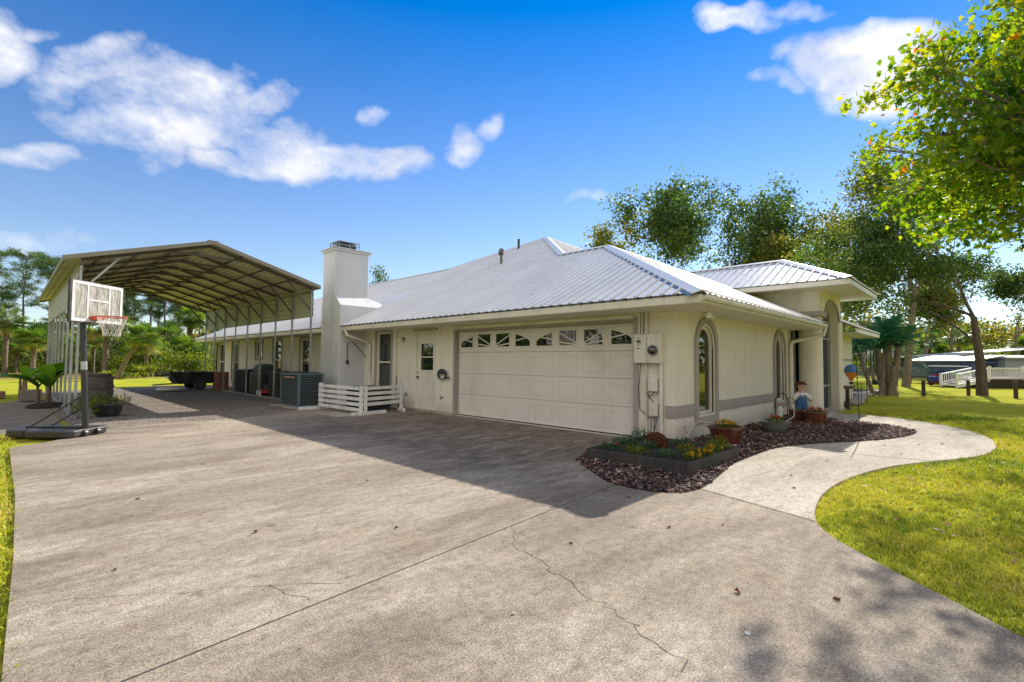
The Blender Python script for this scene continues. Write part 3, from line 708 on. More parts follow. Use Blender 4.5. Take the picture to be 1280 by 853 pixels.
# dark closure seen between the ribs below the hip caps
cl = MB()
for a, b, side in ((c0, pk, (-1, 1)), (jc, ap, (-1, 1)), (pk, jc, (-1, 0)), (ap, kn, (-1, 0)), (kn, rf_, (-1, 0))):
    a = Vector(a); b = Vector(b); s = Vector((*side, 0)).normalized()
    nrm = Vector((-MM, 0, 1)).normalized(); s = (s - nrm * s.dot(nrm)).normalized()
    o1, o2 = .11, .215
    vs = [a + s * o1 + nrm * .012, b + s * o1 + nrm * .012, b + s * o2 + nrm * .004, a + s * o2 + nrm * .004]
    cl.add(vs, [(0, 1, 2, 3)])
H('closure_strip', cl, 'flashing_blue', rf)
# flashing where the porch wall meets the low roof
H('flashing', MB().bar((XE - .03, -OV, Z0 + .03), (XE - .03, .5, e2[2] + .03), .10, .02), 'flashing_blue', rf)
# vent pipes
for x, y, h, bent in ((4.14, 8.49, .32, 1), (6.43, 9.80, .42, 0)):
    z = zx(x); v = MB().tube([(x, y, z - .05), (x, y, z + h)], .05, 10)
    if bent: v.tube([(x, y, z + h), (x, y + .02, z + h + .10), (x - .1, y - .1, z + h + .12)], [.09, .10, .09], 10)
    H('vent_pipe', v, 'dark_steel' if bent else 'black_metal', rf, smooth=True)
# fascia, gutter, soffit
mb = MB()
def fasc(mb, a, b, out, h=.125, t=.03, z=Z0 - .03):
    a = Vector((*a, 0)); b = Vector((*b, 0)); o = Vector((*out, 0))
    vs = [q + o * k + Vector((0, 0, zz)) for q in (a, b) for k, zz in ((0, z - h), (0, z), (-t, z), (-t, z - h))]
    mb.add(vs, [(0, 1, 2, 3), (7, 6, 5, 4), (0, 4, 5, 1), (1, 5, 6, 2), (2, 6, 7, 3), (3, 7, 4, 0)])
e = OV - .02
fasc(mb, (-e, -e), (-e, 27.38), (-1, 0)); fasc(mb, (-e + .03, -e), (XE - .02, -e), (0, -1)); H('fascia', mb, 'fascia_paint', bevel=.006)
mb = MB().box(-OV + .05, 0.1, -OV + .05, 26.6, 2.30, 2.315).box(.1, XE - .05, -OV + .05, .1, 2.30, 2.315); H('soffit', mb, 'soffit_paint')
gu = MB()
prof = [(0, -.10), (.07, -.10), (.10, -.06), (.10, 0), (.088, 0), (.088, -.055), (.065, -.088), (0, -.088)]
def gutter(mb, a, b, out, z=Z0 - .035, k=1.):
    a = Vector((*a, 0)); b = Vector((*b, 0)); o = Vector((*out, 0)); n = len(prof)
    vs = [q + o * x * k + Vector((0, 0, z + y * k)) for q in (a, b) for x, y in prof]
    mb.add(vs, [(i, (i + 1) % n, n + (i + 1) % n, n + i) for i in range(n)] + [tuple(range(n)), tuple(range(2 * n - 1, n - 1, -1))])
gutter(gu, (-e - .001, -OV), (XE, -OV), (0, -1)) if False else None
gutter(gu, (-OV - .0, -e - .002), (XE + .02, -e - .002), (0, -1), k=.8)
H('gutter', gu, 'fascia_paint')
scr = MB(); y = -.7
while y < 12:
    scr.box(-OV - .006, -OV + .0, y, y + .03, Z0 - .03, Z0 + .012); y += .229
H('eave_rib', scr, 'dark_gap', rf)
# chimney
ch = MB(); xa, xb = -.86, .30
sec = [(10.56, 11.86, -.05), (10.56, 11.86, 3.12), (10.95, 11.80, 3.46), (10.95, 11.80, 4.93)]
vs = [(x, y, z) for (ya, yb, z) in sec for x, y in ((xa, ya), (xb if z > 3.3 else 1.1, ya), (xb if z > 3.3 else 1.1, yb), (xa, yb))]
ch.add(vs, [(4 * k + i, 4 * k + (i + 1) % 4, 4 * k + 4 + (i + 1) % 4, 4 * k + 4 + i) for k in range(3) for i in range(4)] + [(12, 13, 14, 15)])
cho = H('chimney', ch, 'chimney_stucco', rf, bevel=.012)
H('chimney_cap', MB().box(xa - .05, xb + .06, 10.89, 11.86, 4.90, 4.97).box(xa - .09, xb + .10, 10.85, 11.90, 4.971, 5.0), 'chimney_stucco', cho, bevel=.01)
v = MB(); vx0, vx1, vy0, vy1 = -.70, .02, 11.05, 11.70
for z in (5.02, 5.13, 5.24): v.box(vx0, vx1, vy0, vy1, z, z + .02) if z > 5.2 else (v.box(vx0, vx1, vy0, vy0 + .02, z, z + .02), v.box(vx0, vx1, vy1 - .02, vy1, z, z + .02), v.box(vx0, vx0 + .02, vy0, vy1, z, z + .02))
for x in (vx0, (vx0 + vx1) / 2, vx1 - .02):
    for y in (vy0, vy1 - .02): v.box(x, x + .02, y, y + .02, 5.0, 5.26)
for y in (11.25, 11.45): v.box(vx0, vx0 + .02, y, y + .02, 5.0, 5.26)
H('spark_arrestor', v, 'galvanised', cho); H('flue_block', MB().box(-.6, -.06, 11.13, 11.62, 5.0, 5.2), 'ac_dark', cho)
H('saddle', MB().add([(.9, 10.5, zx(.9)), (1.75, 10.5, zx(1.75)), (1.1, 11.2, zx(1.1) + .30), (.9, 11.9, zx(.9) + .03), (1.75, 11.9, zx(1.75))], [(0, 1, 2), (1, 4, 2), (4, 3, 2), (3, 0, 2)]), 'ridge_metal', cho)
H('cable', MB().tube([(-.6, 10.54, 1.35), (-.62, 10.53, 1.9), (-.45, 10.53, 1.98), (-.05, 10.45, 1.55), (-.02, 10.40, 1.45)], .011, 6).ball((-.6, 10.53, 1.33), .05, (1, .6, 1.5)), 'black_metal', cho, smooth=True)

# ------------------------------------------------ raised entry porch
pz = 3.50; pe0, pe1 = 6.16, 10.30; pm = (pe0 + pe1) / 2; hw = pm - pe0
pa = (pm, -1.57 + hw, pz + MM * hw); ye = 5.2
mb = MB(); roof_face(mb, [(pe0, -1.57, pz), (pe1, -1.57, pz), pa], (1, 0), (0, 1)); roof_face(mb, [(pe0, -1.57, pz), pa, (pm, ye, pa[2]), (pe0, ye - hw, pz)], (0, 1), (1, 0))
roof_face(mb, [pa, (pe1, -1.57, pz), (pe1, ye - hw, pz), (pm, ye, pa[2])], (0, 1), (-1, 0)); pr = H('porch_roof', mb, 'roof_metal')
cp = MB(); ridge(cp, (pe0, -1.57, pz), pa); ridge(cp, (pe1, -1.57, pz), pa); ridge(cp, pa, (pm, ye, pa[2])); H('ridge_cap', cp, 'ridge_metal', pr)
cl = MB(); a = Vector((pe0, -1.57, pz)); b = Vector(pa); nrm = Vector((-MM, 0, 1)).normalized(); s = Vector((-1, 1, 0)).normalized(); s = (s - nrm * s.dot(nrm)).normalized()
cl.add([a + s * .09 + nrm * .012, b + s * .09 + nrm * .012, b + s * .15 + nrm * .004, a + s * .15 + nrm * .004], [(0, 1, 2, 3)]); H('closure_strip', cl, 'flashing_blue', pr)
mb = MB(); fasc(mb, (pe0 + .02, -1.55), (pe0 + .02, 3.), (-1, 0), z=pz - .02, h=.13); fasc(mb, (pe0 + .05, -1.55), (pe1 - .05, -1.55), (0, -1), z=pz - .02, h=.13); fasc(mb, (pe1 - .02, -1.55), (pe1 - .02, 3.), (1, 0), z=pz - .02, h=.13)
H('porch_fascia', mb, 'cream_paint', pr, bevel=.006)
H('porch_soffit', MB().box(pe0 + .06, pe1 - .06, -1.5, 3.0, pz - .14, pz - .125), 'soffit_paint', pr)
# block walls with an arched opening facing the walk
PA = dict(xc=8.42, hw=.86, z0=0., zs=2.62, rise=.52)
mb = MB()
yF = -.72
pts = arch_pts(PA['xc'], PA['hw'], PA['zs'], PA['rise'], 24)
ztop = pz - .14; zlow = 2.80
def Q(*v): mb.add(v, [tuple(range(len(v)))])
for y in (yF, yF + .22):
    Q((7.0, y, zlow), (PA['xc'] - PA['hw'], y, zlow), (PA['xc'] - PA['hw'], y, ztop), (7.0, y, ztop))
    Q((PA['xc'] + PA['hw'], y, PA['zs']), (9.66, y, PA['zs']), (9.66, y, ztop), (PA['xc'] + PA['hw'], y, ztop))
    for (x0, z0), (x1, z1_) in zip(pts[:-1], pts[1:]): Q((x0, y, max(z0, 0)), (x1, y, z1_), (x1, y, ztop), (x0, y, ztop))
for (x0, z0), (x1, z1_) in zip(pts[:-1], pts[1:]): Q((x0, yF, z0), (x1, yF, z1_), (x1, yF + .22, z1_), (x0, yF + .22, z0))
mb.box(6.995, 7.22, yF + .001, 3.4, zlow, ztop - .001); mb.box(9.64, 9.87, yF + .22, 3.4, -.05, ztop - .001)
mb.box(6.96, 7.62, yF + .22, yF + .66, zlow, zlow + .01)
mb.box(9.28, 9.66, yF + .0, yF + .219, -.05, PA['zs'])
H('porch_wall', mb, 'stucco')
mb = MB()   # moulding round the arch and grey band below the block
po = arch_pts(PA['xc'], PA['hw'] + .08, PA['zs'], PA['rise'] + .08, 24)
for i in range(24):
    a, b, c, d = pts[i], pts[i + 1], po[i + 1], po[i]
    P_ = [(q[0], yF - .04, q[1]) for q in (a, b, c, d)]; Q_ = [(q[0], yF - .001, q[1]) for q in (a, b, c, d)]
    mb.add(P_ + Q_, [(0, 1, 2, 3), (0, 4, 5, 1), (3, 2, 6, 7), (1, 5, 6, 2), (0, 3, 7, 4)])
mb.box(6.95, 7.60, yF - .05, yF + .70, zlow - .13, zlow - .002)
H('porch_moulding', mb, 'trim_brown', bevel=.006)
H('column', MB().lathe([(.285, 0), (.285, zlow - .13)], 32, (7.29, -.43, 0)), 'stucco', smooth=True)
H('column', MB().lathe([(.17, 0), (.17, PA['zs'])], 28, (9.47, -.62, 0)), 'stucco', smooth=True)
H('porch_slab', MB().box(6.98, 9.9, -.80, 3.4, -.05, .035), 'walk_concrete', bevel=.01)
# screened wall behind the columns
sc_ = H('porch_screen', MB().box(7.14, 9.63, -.06, -.055, .04, 3.3), 'screen_mesh')
f = MB()
for x in (7.16, 7.62, 8.42, 9.24, 9.60): f.box(x - .022, x + .022, -.085, -.03, .04, 3.3)
for z in (.06, .62, 2.12, 3.28): f.box(7.14, 9.63, -.08, -.035, z - .022, z + .022)
f.box(8.42, 9.24, -.084, -.036, 1.0, 1.04); H('screen_frame', f, 'screen_frame_grey', sc_)
f = MB()
for x in (8.50, 9.17): f.box(x - .03, x + .03, -.105, -.086, .06, 2.1)
for z in (.18, .95, 2.07): f.box(8.53, 9.14, -.105, -.086, z - .04, z + .04)
H('screen_door', f, 'galvanised', sc_); H('handle', MB().tube([(9.12, -.13, 1.0), (9.12, -.13, 1.14)], .012), 'black_metal', sc_)
as_ = H('arch_screen', MB().box(7.58, 9.275, -.488, -.484, .04, 3.2), 'screen_mesh')
f = MB()
for x in (7.62, 8.20, 9.02, 9.25): f.box(x - .03, x + .03, -.51, -.46, .04, 3.15)
for z in (.07, .75, 2.12, 2.62): f.box(7.58, 9.275, -.508, -.462, z - .025, z + .025)
H('screen_frame', f, 'screen_frame_grey', as_)
mb = MB().box(7.13, 9.64, 3.35, 3.4, 0, 3.36); H('porch_back_wall', mb, 'stucco')
bp = MB(); bp.box(8.0, 8.95, 3.31, 3.35, .04, 2.1); H('front_door', bp, 'trim_brown')
# wing beyond the porch
mb = MB().box(9.88, 13.6, -.35, 6, -.05, 2.4); H('wall', mb, 'stucco')
mb = MB(); roof_face(mb, [(9.9, -1.1, 2.50), (14.4, -1.1, 2.50), (14.4, 3.0, 4.49), (9.9, 3.0, 4.49)], (1, 0), (0, 1)); H('roof', mb, 'roof_metal')
mb = MB(); fasc(mb, (9.9, -1.08), (14.4, -1.08), (0, -1), z=2.48); fasc(mb, (14.38, -1.05), (14.38, 3.), (1, 0), z=2.48); H('fascia', mb, 'cream_paint')
H('soffit', MB().box(9.9, 14.36, -1.05, -.34, 2.35, 2.36), 'soffit_paint')
H('belt_course', MB().box(9.9, 13.6, -.375, -.35, 1.5, 1.56), 'trim_brown')
# house volume behind (seen only from the sides)
H('wall', MB().box(13.6, 16., 2.0, 17.7, -.05, 2.45).box(7.13, 9.87, 6, 6.1, 0, 2.4), 'stucco')
# ================================================================== CARPORT
cpx, cz, cez = -4.28, 4.53, 3.66
cp = thing('carport', 'tall open metal carport with beige gable roof and galvanised posts over gravel', 'carport', (cpx, 17.2, 0))
def C(name, mb, mat, parent=None, **k): return mb.build(name, mat, parent or cp, world=True, **k)
YA, YB = 10.95, 23.5
sl = (cz - cez) / 2.94
for sx in (-1, 1):
    mb = MB(); xe = cpx + sx * 2.94
    roof_face(mb, [(xe, YA, cez), (xe, YB, cez), (cpx, YB, cz), (cpx, YA, cz)], (1, 0), (0, 1), spacing=.30, rib=(.03, .06, .018)) if False else None
    # corrugated sheet, ribs along the length
    n = 20; vs = []; 
    for i in range(n * 4 + 1):
        t = i / (n * 4); x = cpx + sx * 2.94 * t; z = cz - (cz - cez) * t + (0, .0, .018, .018)[i % 4]
        vs += [(x, YA, z), (x, YB, z), (x, YA, z - .006), (x, YB, z - .006)]
    fs = []
    for i in range(n * 4):
        a = 4 * i; fs += [(a, a + 1, a + 5, a + 4), (a + 2, a + 6, a + 7, a + 3), (a, a + 4, a + 6, a + 2), (a + 1, a + 3, a + 7, a + 5)]
    mb.add(vs, fs); C('roof', mb, 'carport_sheet')
    # side sheet
    xs = -1.385 if sx > 0 else -6.935
    mb = MB(); m_ = 12; vs = []
    for i in range(m_ + 1):
        z = 2.74 + .92 * i / m_; xo = .012 if i % 2 else 0
        vs += [(xs + xo * sx, 11.30, z), (xs + xo * sx, 23.0, z)]
    mb.add(vs, [(2 * i, 2 * i + 1, 2 * i + 3, 2 * i + 2) for i in range(m_)]); C('side_panel', mb, 'side_sheet')
    mb = MB(); mb.bar((xe, YA, cez - .02), (xe, YB, cez - .02), .05, .10); C('eave_trim', mb, 'carport_trim')
    C('base_rail', MB().box(-1.45 if sx > 0 else -6.93, -1.39 if sx > 0 else -6.87, 11.3, 23.0, -.01, .05), 'galvanised')
    C('eave_rail', MB().box(-1.45 if sx > 0 else -6.93, -1.39 if sx > 0 else -6.87, 11.3, 23.0, 3.50, 3.56), 'galvanised')
C('ridge_trim', MB().bar((cpx, YA, cz + .03), (cpx, YB, cz + .03), .26, .015), 'carport_trim')
for y in (YA, YB):
    for sx in (-1, 1): C('gable_trim', MB().bar((cpx, y, cz - .01), (cpx + sx * 2.96, y, cez - .01), .03, .10), 'carport_trim', bevel=.005)
for i in range(9):
    y = 11.36 + i * 1.452
    for sx in (-1, 1):
        x = -1.42 if sx > 0 else -6.90
        C('post', MB().box(x - .026, x + .026, y - .026, y + .026, 0, 3.50), 'galvanised')
        zr = lambda xx: cz - sl * abs(xx - cpx) - .05
        C('rafter', MB().bar((x, y, zr(x)), (cpx, y, zr(cpx)), .06, .07), 'dark_steel')
        x2 = x - sx * .75; C('knee_brace', MB().bar((x, y + .035, 2.95), (x2, y + .035, zr(x2) - .02), .045, .045), 'dark_steel' if i or sx > 0 else 'galvanised')
    C('tie', MB().bar((cpx - .9, y, zr(cpx - .9) - .02), (cpx + .9, y, zr(cpx + .9) - .02), .04, .05), 'dark_steel')
for k in range(1, 4):
    for sx in (-1, 1):
        x = cpx + sx * 2.7 * k / 3.6; C('purlin', MB().box(x - .03, x + .03, YA + .1, YB - .1, cz - sl * abs(x - cpx) - .035, cz - sl * abs(x - cpx) - .01), 'dark_steel')
# extra studs leaning along the outer side
for i in range(1):
    y = 12.0 + i * 1.5; C('stud', MB().bar((-6.97, y, 0), (-6.95, y + .12, 2.75), .045, .045), 'galvanised')

# ================================================================== BASKETBALL HOOP (local x = towards the court)
bh = thing('basketball_hoop', 'portable basketball hoop with clouded backboard and black wheeled base at the drive edge', 'basketball hoop', (-7.03, 7.83, 0), math.atan2(RGT.y, RGT.x))
def lp(name, mb, mat, parent, **k): return mb.build(name, mat, parent, **k)
mb = MB(); 
for (x0, x1, y0, y1) in ((-1.18, -.74, -.30, .42), (-.74, .10, -.40, .45)):
    k = [(x0, y0 + .08), (x0 + .08, y0), (x1 - .08, y0), (x1, y0 + .08), (x1, y1 - .08), (x1 - .08, y1), (x0 + .08, y1), (x0, y1 - .08)]
    mb.prism(k, .01, .13)
mb.box(-1.05, .0, -.02, .08, .13, .17)
lp('base', mb, 'black_plastic', bh, bevel=.025)
lp('wheel', MB().tube([(.10, -.14, .06), (.10, -.08, .06)], .06, 14), 'black_plastic', bh); lp('wheel', MB().tube([(.10, .12, .06), (.10, .18, .06)], .06, 14), 'black_plastic', bh)
lp('pole', MB().tube([(.03, 0, .05), (-.096, .054, 1.2), (-.155, .079, 1.75), (-.24, .115, 2.55)], .048, 14), 'black_metal', bh, smooth=True)
lp('decal', MB().tube([(-.094, .0535, 1.18), (-.110, .060, 1.33)], .0500, 14, cap=False), 'galvanised', bh, smooth=True)
for y in (-.18, .3): lp('strut', MB().tube([(-.85, y, .14), (-.07, .04, .72 if y < 0 else .5)], .012, 6), 'black_metal', bh)
for z in (2.25, 2.58): lp('arm', MB().bar((-.28, .10, z), (-.16, .30, z + .03), .03, .06), 'black_metal', bh)
board = lp('backboard', MB().box(-.15, -.118, -.20, .86, 2.09, 2.76), 'acrylic', bh)
f = MB()
Y0, Y1, ZA, ZB = -.23, .89, 2.06, 2.79
for q in ((Y0, Y0 + .055, ZA, ZB), (Y1 - .055, Y1, ZA, ZB), (Y0 + .055, Y1 - .055, ZA, ZA + .055), (Y0 + .055, Y1 - .055, ZB - .055, ZB), (.08, .115, ZA + .055, ZB - .055), (.56, .595, ZA + .055, ZB - .055), (.115, .56, 2.45, 2.485)): f.box(-.117, -.110, *q)
lp('painted_border', f, 'white_paint', board)
lp('edge_padding', MB().box(-.165, -.118, Y0 - .03, Y0, ZA - .02, ZB + .01).box(-.165, -.118, Y1, Y1 + .02, ZA - .02, ZB + .01).box(-.165, -.118, Y0, Y1, ZA - .03, ZA - .002).box(-.165, -.118, Y0, Y1, ZB + .0, ZB + .015), 'black_plastic', board)
rim = MB(); cx, cy, cz_, r_ = .23, .24, 2.16, .228
rim.tube([(cx + r_ * math.cos(a), cy + r_ * math.sin(a), cz_) for a in [2 * math.pi * i / 24 for i in range(25)]], .011, 8, cap=False)
rim.box(-.11, .01, cy - .08, cy + .08, cz_ - .06, cz_ + .015); rimo = lp('rim', rim, 'rim_orange', bh, smooth=True)
net = MB()
rr = [(.226, 0), (.20, -.09), (.165, -.18), (.135, -.27), (.13, -.36)]
for k in range(12):
    for s in (-1, 1):
        net.tube([(cx + rr[i][0] * math.cos(2 * math.pi * (k + s * i * .5) / 12), cy + rr[i][0] * math.sin(2 * math.pi * (k + s * i * .5) / 12), cz_ + rr[i][1]) for i in range(5)], .0042, 4, cap=False)
lp('net', net, 'net_cord', rimo)

# ================================================================== YARD EQUIPMENT
def ac(name, label, x, y, w, d, h, mat, group=None, badge=True, slats=17):
    t = thing(name, label, 'air conditioner', (x, y, 0), 0, group)
    mb = MB().box(.02, w - .02, .02, d - .02, .04, h - .04); lp('coil', mb, 'dark_gap', t)
    mb = MB()
    for a, b in ((0, 0), (w - .07, 0), (0, d - .07), (w - .07, d - .07)): mb.box(a, a + .07, b, b + .07, .05, h - .07)
    mb.box(-.01, w + .01, -.01, d + .01, h - .07, h - .02); mb.box(0, w, 0, d, .0, .05); lp('cabinet', mb, mat, t, bevel=.008)
    mb = MB()
    for i in range(slats):
        z = .09 + (h - .20) * i / (slats - 1)
        for (a, b) in (((.07, .008, z), (w - .07, .008, z)), ((.008, d - .07, z), (.008, .07, z))): mb.bar(a, b, .03, .014)
    lp('louvres', mb, mat, t)
    lp('fan_grille', MB().box(.05, w - .05, .05, d - .05, h - .03, h - .0), 'black_metal', t)
    if badge: lp('badge', MB().box(-.026, -.010, .25, d * .72, h - .165, h - .115), 'badge', t)
    return t
ac('air_conditioner', 'large blue grey louvred condenser unit beside the chimney with a faded red badge', -2.10, 10.55, .76, 1.35, 1.0, 'ac_metal')
flat([(-2.35, 10.3), (-1.2, 10.3), (-1.2, 12.1), (-2.35, 12.1)], 'equipment_pad', 'walk_concrete', -.1, .004)
for i, (y, d, lb) in enumerate([(12.7, 1.1, 'dark condenser unit in the carport row, nearest the chimney'), (14.1, 1.2, 'dark condenser unit in the carport row between the chimney unit and the red mower'), (18.2, 1.3, 'dark condenser unit in the carport row beside the tarp covered grill')]):
    ac('air_conditioner', lb, -1.22, y, .75, d, .96, 'ac_dark', 'dark condenser units in a row under the carport edge', False, 11)
# covered grill
gr = thing('covered_grill', 'barbecue grill under a dark tarp against the house wall', 'grill', (-.85, 16.9, 0))
mb = MB(); mb.prism([(-.35, -.65), (.35, -.65), (.35, .65), (-.35, .65)], 0, .88); lp('tarp', mb, 'black_plastic', gr, bevel=.06)
lp('hood', MB().tube([(0, -.45, .92), (0, .45, .92)], [.30, .30], 16), 'ac_dark', gr, bevel=.05, smooth=True)
# mower
mw = thing('lawn_mower', 'small red push mower with pale wheels between carport posts', 'lawn mower', (-1.12, 15.75, 0), R(80))
lp('deck', MB().prism([(-.35, -.25), (.3, -.25), (.42, 0), (.3, .25), (-.35, .25)], .10, .26), 'red_paint', mw, bevel=.04)
lp('engine', MB().lathe([(.001, 0), (.14, 0), (.15, .12), (.10, .2), (.001, .21)], 16, (0, 0, .26)), 'black_plastic', mw, smooth=True)
for x, y in ((-.3, -.29), (-.3, .29), (.28, -.29), (.28, .29)): lp('wheel', MB().tube([(x, y - .02, .11), (x, y + .02, .11)], .11, 18), 'white_paint', mw)
for y in (-.2, .2): lp('handle', MB().tube([(-.33, y, .2), (-.85, y, .85), (-.9, y, .92)], .013, 8), 'black_metal', mw)
# black cart
tr = thing('utility_trailer', 'black open utility trailer parked at the far end of the carport', 'trailer', (-2.15, 21.9, 0), R(4))
mb = MB(); 
bt = [(-.65, -.45), (.65, -.45), (.65, .45), (-.65, .45)]; tp = [(-1.05, -.62), (.85, -.62), (.85, .62), (-1.05, .62)]
vs = [(x, y, .28) for x, y in bt] + [(x, y, .78) for x, y in tp]; mb.add(vs, [(0, 1, 2, 3)] + [(i, (i + 1) % 4, 4 + (i + 1) % 4, 4 + i) for i in range(4)])
mb.add([(x * .96, y * .96, z + .02) for x, y, z in vs], [(3, 2, 1, 0)] + [(i, 4 + i, 4 + (i + 1) % 4, (i + 1) % 4) for i in range(4)])
for i in range(4): mb.bar(vs[4 + i], vs[4 + (i + 1) % 4], .05, .05)
lp('bed', mb, 'black_plastic', tr)
for y in (-.62, .62): lp('wheel', MB().tube([(.1, y - .07, .24), (.1, y + .07, .24)], .24, 20), 'black_plastic', tr)
lp('tow_bar', MB().tube([(-.6, 0, .3), (-1.5, 0, .25)], .03), 'galvanised', tr); lp('plate', MB().box(-.98, -.95, -.15, .15, .52, .62), 'white_paint', tr)
bg = MB().ball((0, 0, .10), .42, (1.2, .7, .26), 18, 10).build('plastic_sheet_bundle', 'white_paint', smooth=True); bg.location = (-3.2, 20.9, 0); tag(bg, 'pale folded plastic sheet lying on the gravel before the trailer', 'sheet')
bk = thing('brick_stack', 'stack of old reddish bricks beside the black trailer', 'bricks', (-1.35, 20.6, 0))
mb = MB(); rg = random.Random(2)
for k in range(11):
    for j in range(3):
        for i in range(2):
            ox = rg.uniform(-.01, .01); mb.box(-.22 + i * .22 + ox, -.01 + i * .22 + ox, -.3 + j * .205, -.1 + j * .205, k * .075, k * .075 + .07)
lp('bricks', mb, 'brick_red', bk)
# slatted enclosure beside the chimney
fc = thing('slatted_enclosure', 'low white painted slat screen round a pump beside the chimney', 'screen fence', (-1.75, 8.2, 0))
def Fp(name, mb, mat='white_paint', **k): return mb.build(name, mat, fc, world=True, **k)
ax, ay, bx, by, ex, ey = -1.85, 9.75, -1.80, 7.45, -.45, 7.75     # long side along the wall, short side returning
L0, L1, L2 = Vector((ax, ay, 0)), Vector((bx, by, 0)), Vector((ex, ey, 0))
for k in range(5):
    z = .13 + k * .135
    Fp('slat', MB().bar(L0 + Vector((0, 0, z)), L1 + Vector((0, .03, z)), .022, .085), bevel=.004)
    if k: Fp('slat', MB().bar(L1 + Vector((.04, .01, z)), L2 + Vector((0, 0, z)), .022, .085), bevel=.004)
for p, dx in ((L0, .05), (L0 + (L1 - L0) * .03, .05), (L1, .0)): Fp('post', MB().box(p.x + dx - .02, p.x + dx + .05, p.y - .01, p.y + .07, .07, .74), bevel=.004)
Fp('post', MB().box(bx + .075, bx + .15, by - .045, by - .005, .07, .74), bevel=.004); Fp('post', MB().box(ex - .04, ex + .04, ey - .05, ey - .01, .07, .74), bevel=.004)
for p, q in ((L0 + Vector((-.55, 0, 0)), L0 + Vector((.3, 0, 0))), (L1 + Vector((-.28, -.05, 0)), L1 + Vector((.75, .08, 0))), (L2 + Vector((-.05, -.25, 0)), L2 + Vector((.05, .15, 0)))):
    Fp('foot', MB().bar(p + Vector((0, 0, .045)), q + Vector((0, 0, .045)), .09, .085), bevel=.005)
pu = ac('pump_cabinet', 'dark cabinet with louvred sides inside the white slat screen', -1.35, 8.15, .85, .95, .66, 'ac_dark', None, False, 9); pu['category'] = 'pump cabinet'
for i, (x, y) in enumerate([(-2.25, 8.15), (-2.2, 7.6)]):
    s = MB().box(-.28, .28, -.25, .25, 0, .035).build('paving_slab', 'walk_concrete', bevel=.006); s.location = (x, y, .002); s.rotation_euler.z = R(4 * i)
    tag(s, ['square concrete paving slab before the slat screen, nearer the chimney', 'square concrete paving slab before the slat screen, nearer the garage'][i], 'paving slab', 'paving slabs by the slat screen')
# hose reel on the wall and a broom-like tool
hr = thing('garden_hose', 'dark garden hose coiled on a hanger beside the side door', 'hose', (-.02, 6.42, 1.0))
mb = MB()
for k in range(5):
    r = .13 + .010 * k; mb.tube([(-.03 - .018 * (k % 3), r * math.cos(a) * 1.1, r * .78 * math.sin(a) + .01 * k) for a in [2 * math.pi * i / 20 for i in range(21)]], .011, 6, cap=False)
lp('coil', mb, 'hose_green', hr, smooth=True); lp('hanger', MB().box(-.06, .02, -.10, .10, .04, .10).tube([(-.05, -.16, -.06), (-.06, -.32, -.04)], .02, 8), 'ac_dark', hr)
tl = thing('stored_hose_hanger', 'short dark hose hung on the pilaster beside the slat screen', 'hose', (-.12, 8.48, 0))
lp('hose', MB().tube([(0, 0, .95), (-.03, -.03, .6), (-.05, -.08, .3), (-.03, -.2, .08), (0, -.3, .02)], .014, 6).tube([(0, -.1, .02), (-.01, -.25, .45)], .02, 6), 'dark_steel', tl, smooth=True)

# ================================================================== PLANTER AND POTS
pl = thing('raised_planter', 'dark timber raised flower bed at the garage corner', 'planter', (-1.35, -.47, 0))
a0, a1, b0, b1, hh_ = -.86, .86, -.76, .76, .16
mb = MB().box(a0, a1, b0, b0 + .04, 0, hh_).box(a0, a1, b1 - .04, b1, 0, hh_).box(a0, a0 + .04, b0 + .042, b1 - .042, 0, hh_).box(a1 - .04, a1, b0 + .042, b1 - .042, 0, hh_).box(-.3, -.26, b0 + .042, .2, .0, hh_ - .01)
lp('timber_frame', mb, 'planter_timber', pl, bevel=.005)
lp('soil', MB().box(a0 + .041, a1 - .041, b0 + .043, b1 - .043, 0, hh_ - .04), 'soil', pl)
def rosette(name, label, cat, loc, leafm, n, h, r, flower=None, nf=0, group=None, seed=0, ls=(.05, .09), fs=(.02, .035), shape=LONG):
    rg_ = np.random.default_rng(seed); t = thing(name, label, cat, loc, rg_.uniform(0, 6), group)
    # leafy stems radiating from the base
    u = rg_.uniform(0, 1, n); a = rg_.uniform(0, 2 * np.pi, n); rad = r * np.sqrt(rg_.uniform(.02, 1, n)); 
    z = h * (1 - (rad / r) ** 2 * .55) * rg_.uniform(.25, 1, n)
    pos = np.stack([rad * np.cos(a) * .75, rad * np.sin(a) * .75, z], 1)
    # leaf orientation: pointing outwards and up
    el = rg_.uniform(.1, 1.1, n); d = np.stack([np.cos(a) * np.cos(el), np.sin(a) * np.cos(el), np.sin(el)], 1); sd = np.stack([-np.sin(a), np.cos(a), 0 * a], 1); up = np.cross(sd, d)
    rot = np.stack([sd, d, up], 2)
    scatter('leaves', *shape, pos, rot, rg_.uniform(*ls, n), np.clip(rg_.normal(.5, .25, n), 0, 1), leafm, t)
    if nf:
        a = rg_.uniform(0, 2 * np.pi, nf); rad = r * np.sqrt(rg_.uniform(0, .8, nf)); k = 14
        pos = np.stack([rad * np.cos(a), rad * np.sin(a), h * (1.0 - .3 * (rad / r) ** 2)], 1); pos = np.repeat(pos, k, 0) + rg_.normal(0, .008, (nf * k, 3))
        scatter('petals', *LEAF, pos, rot_random(nf * k, rg_), rg_.uniform(*fs, nf * k), rg_.uniform(.45, 1, nf * k), flower, t)
    return t
pz_ = .11
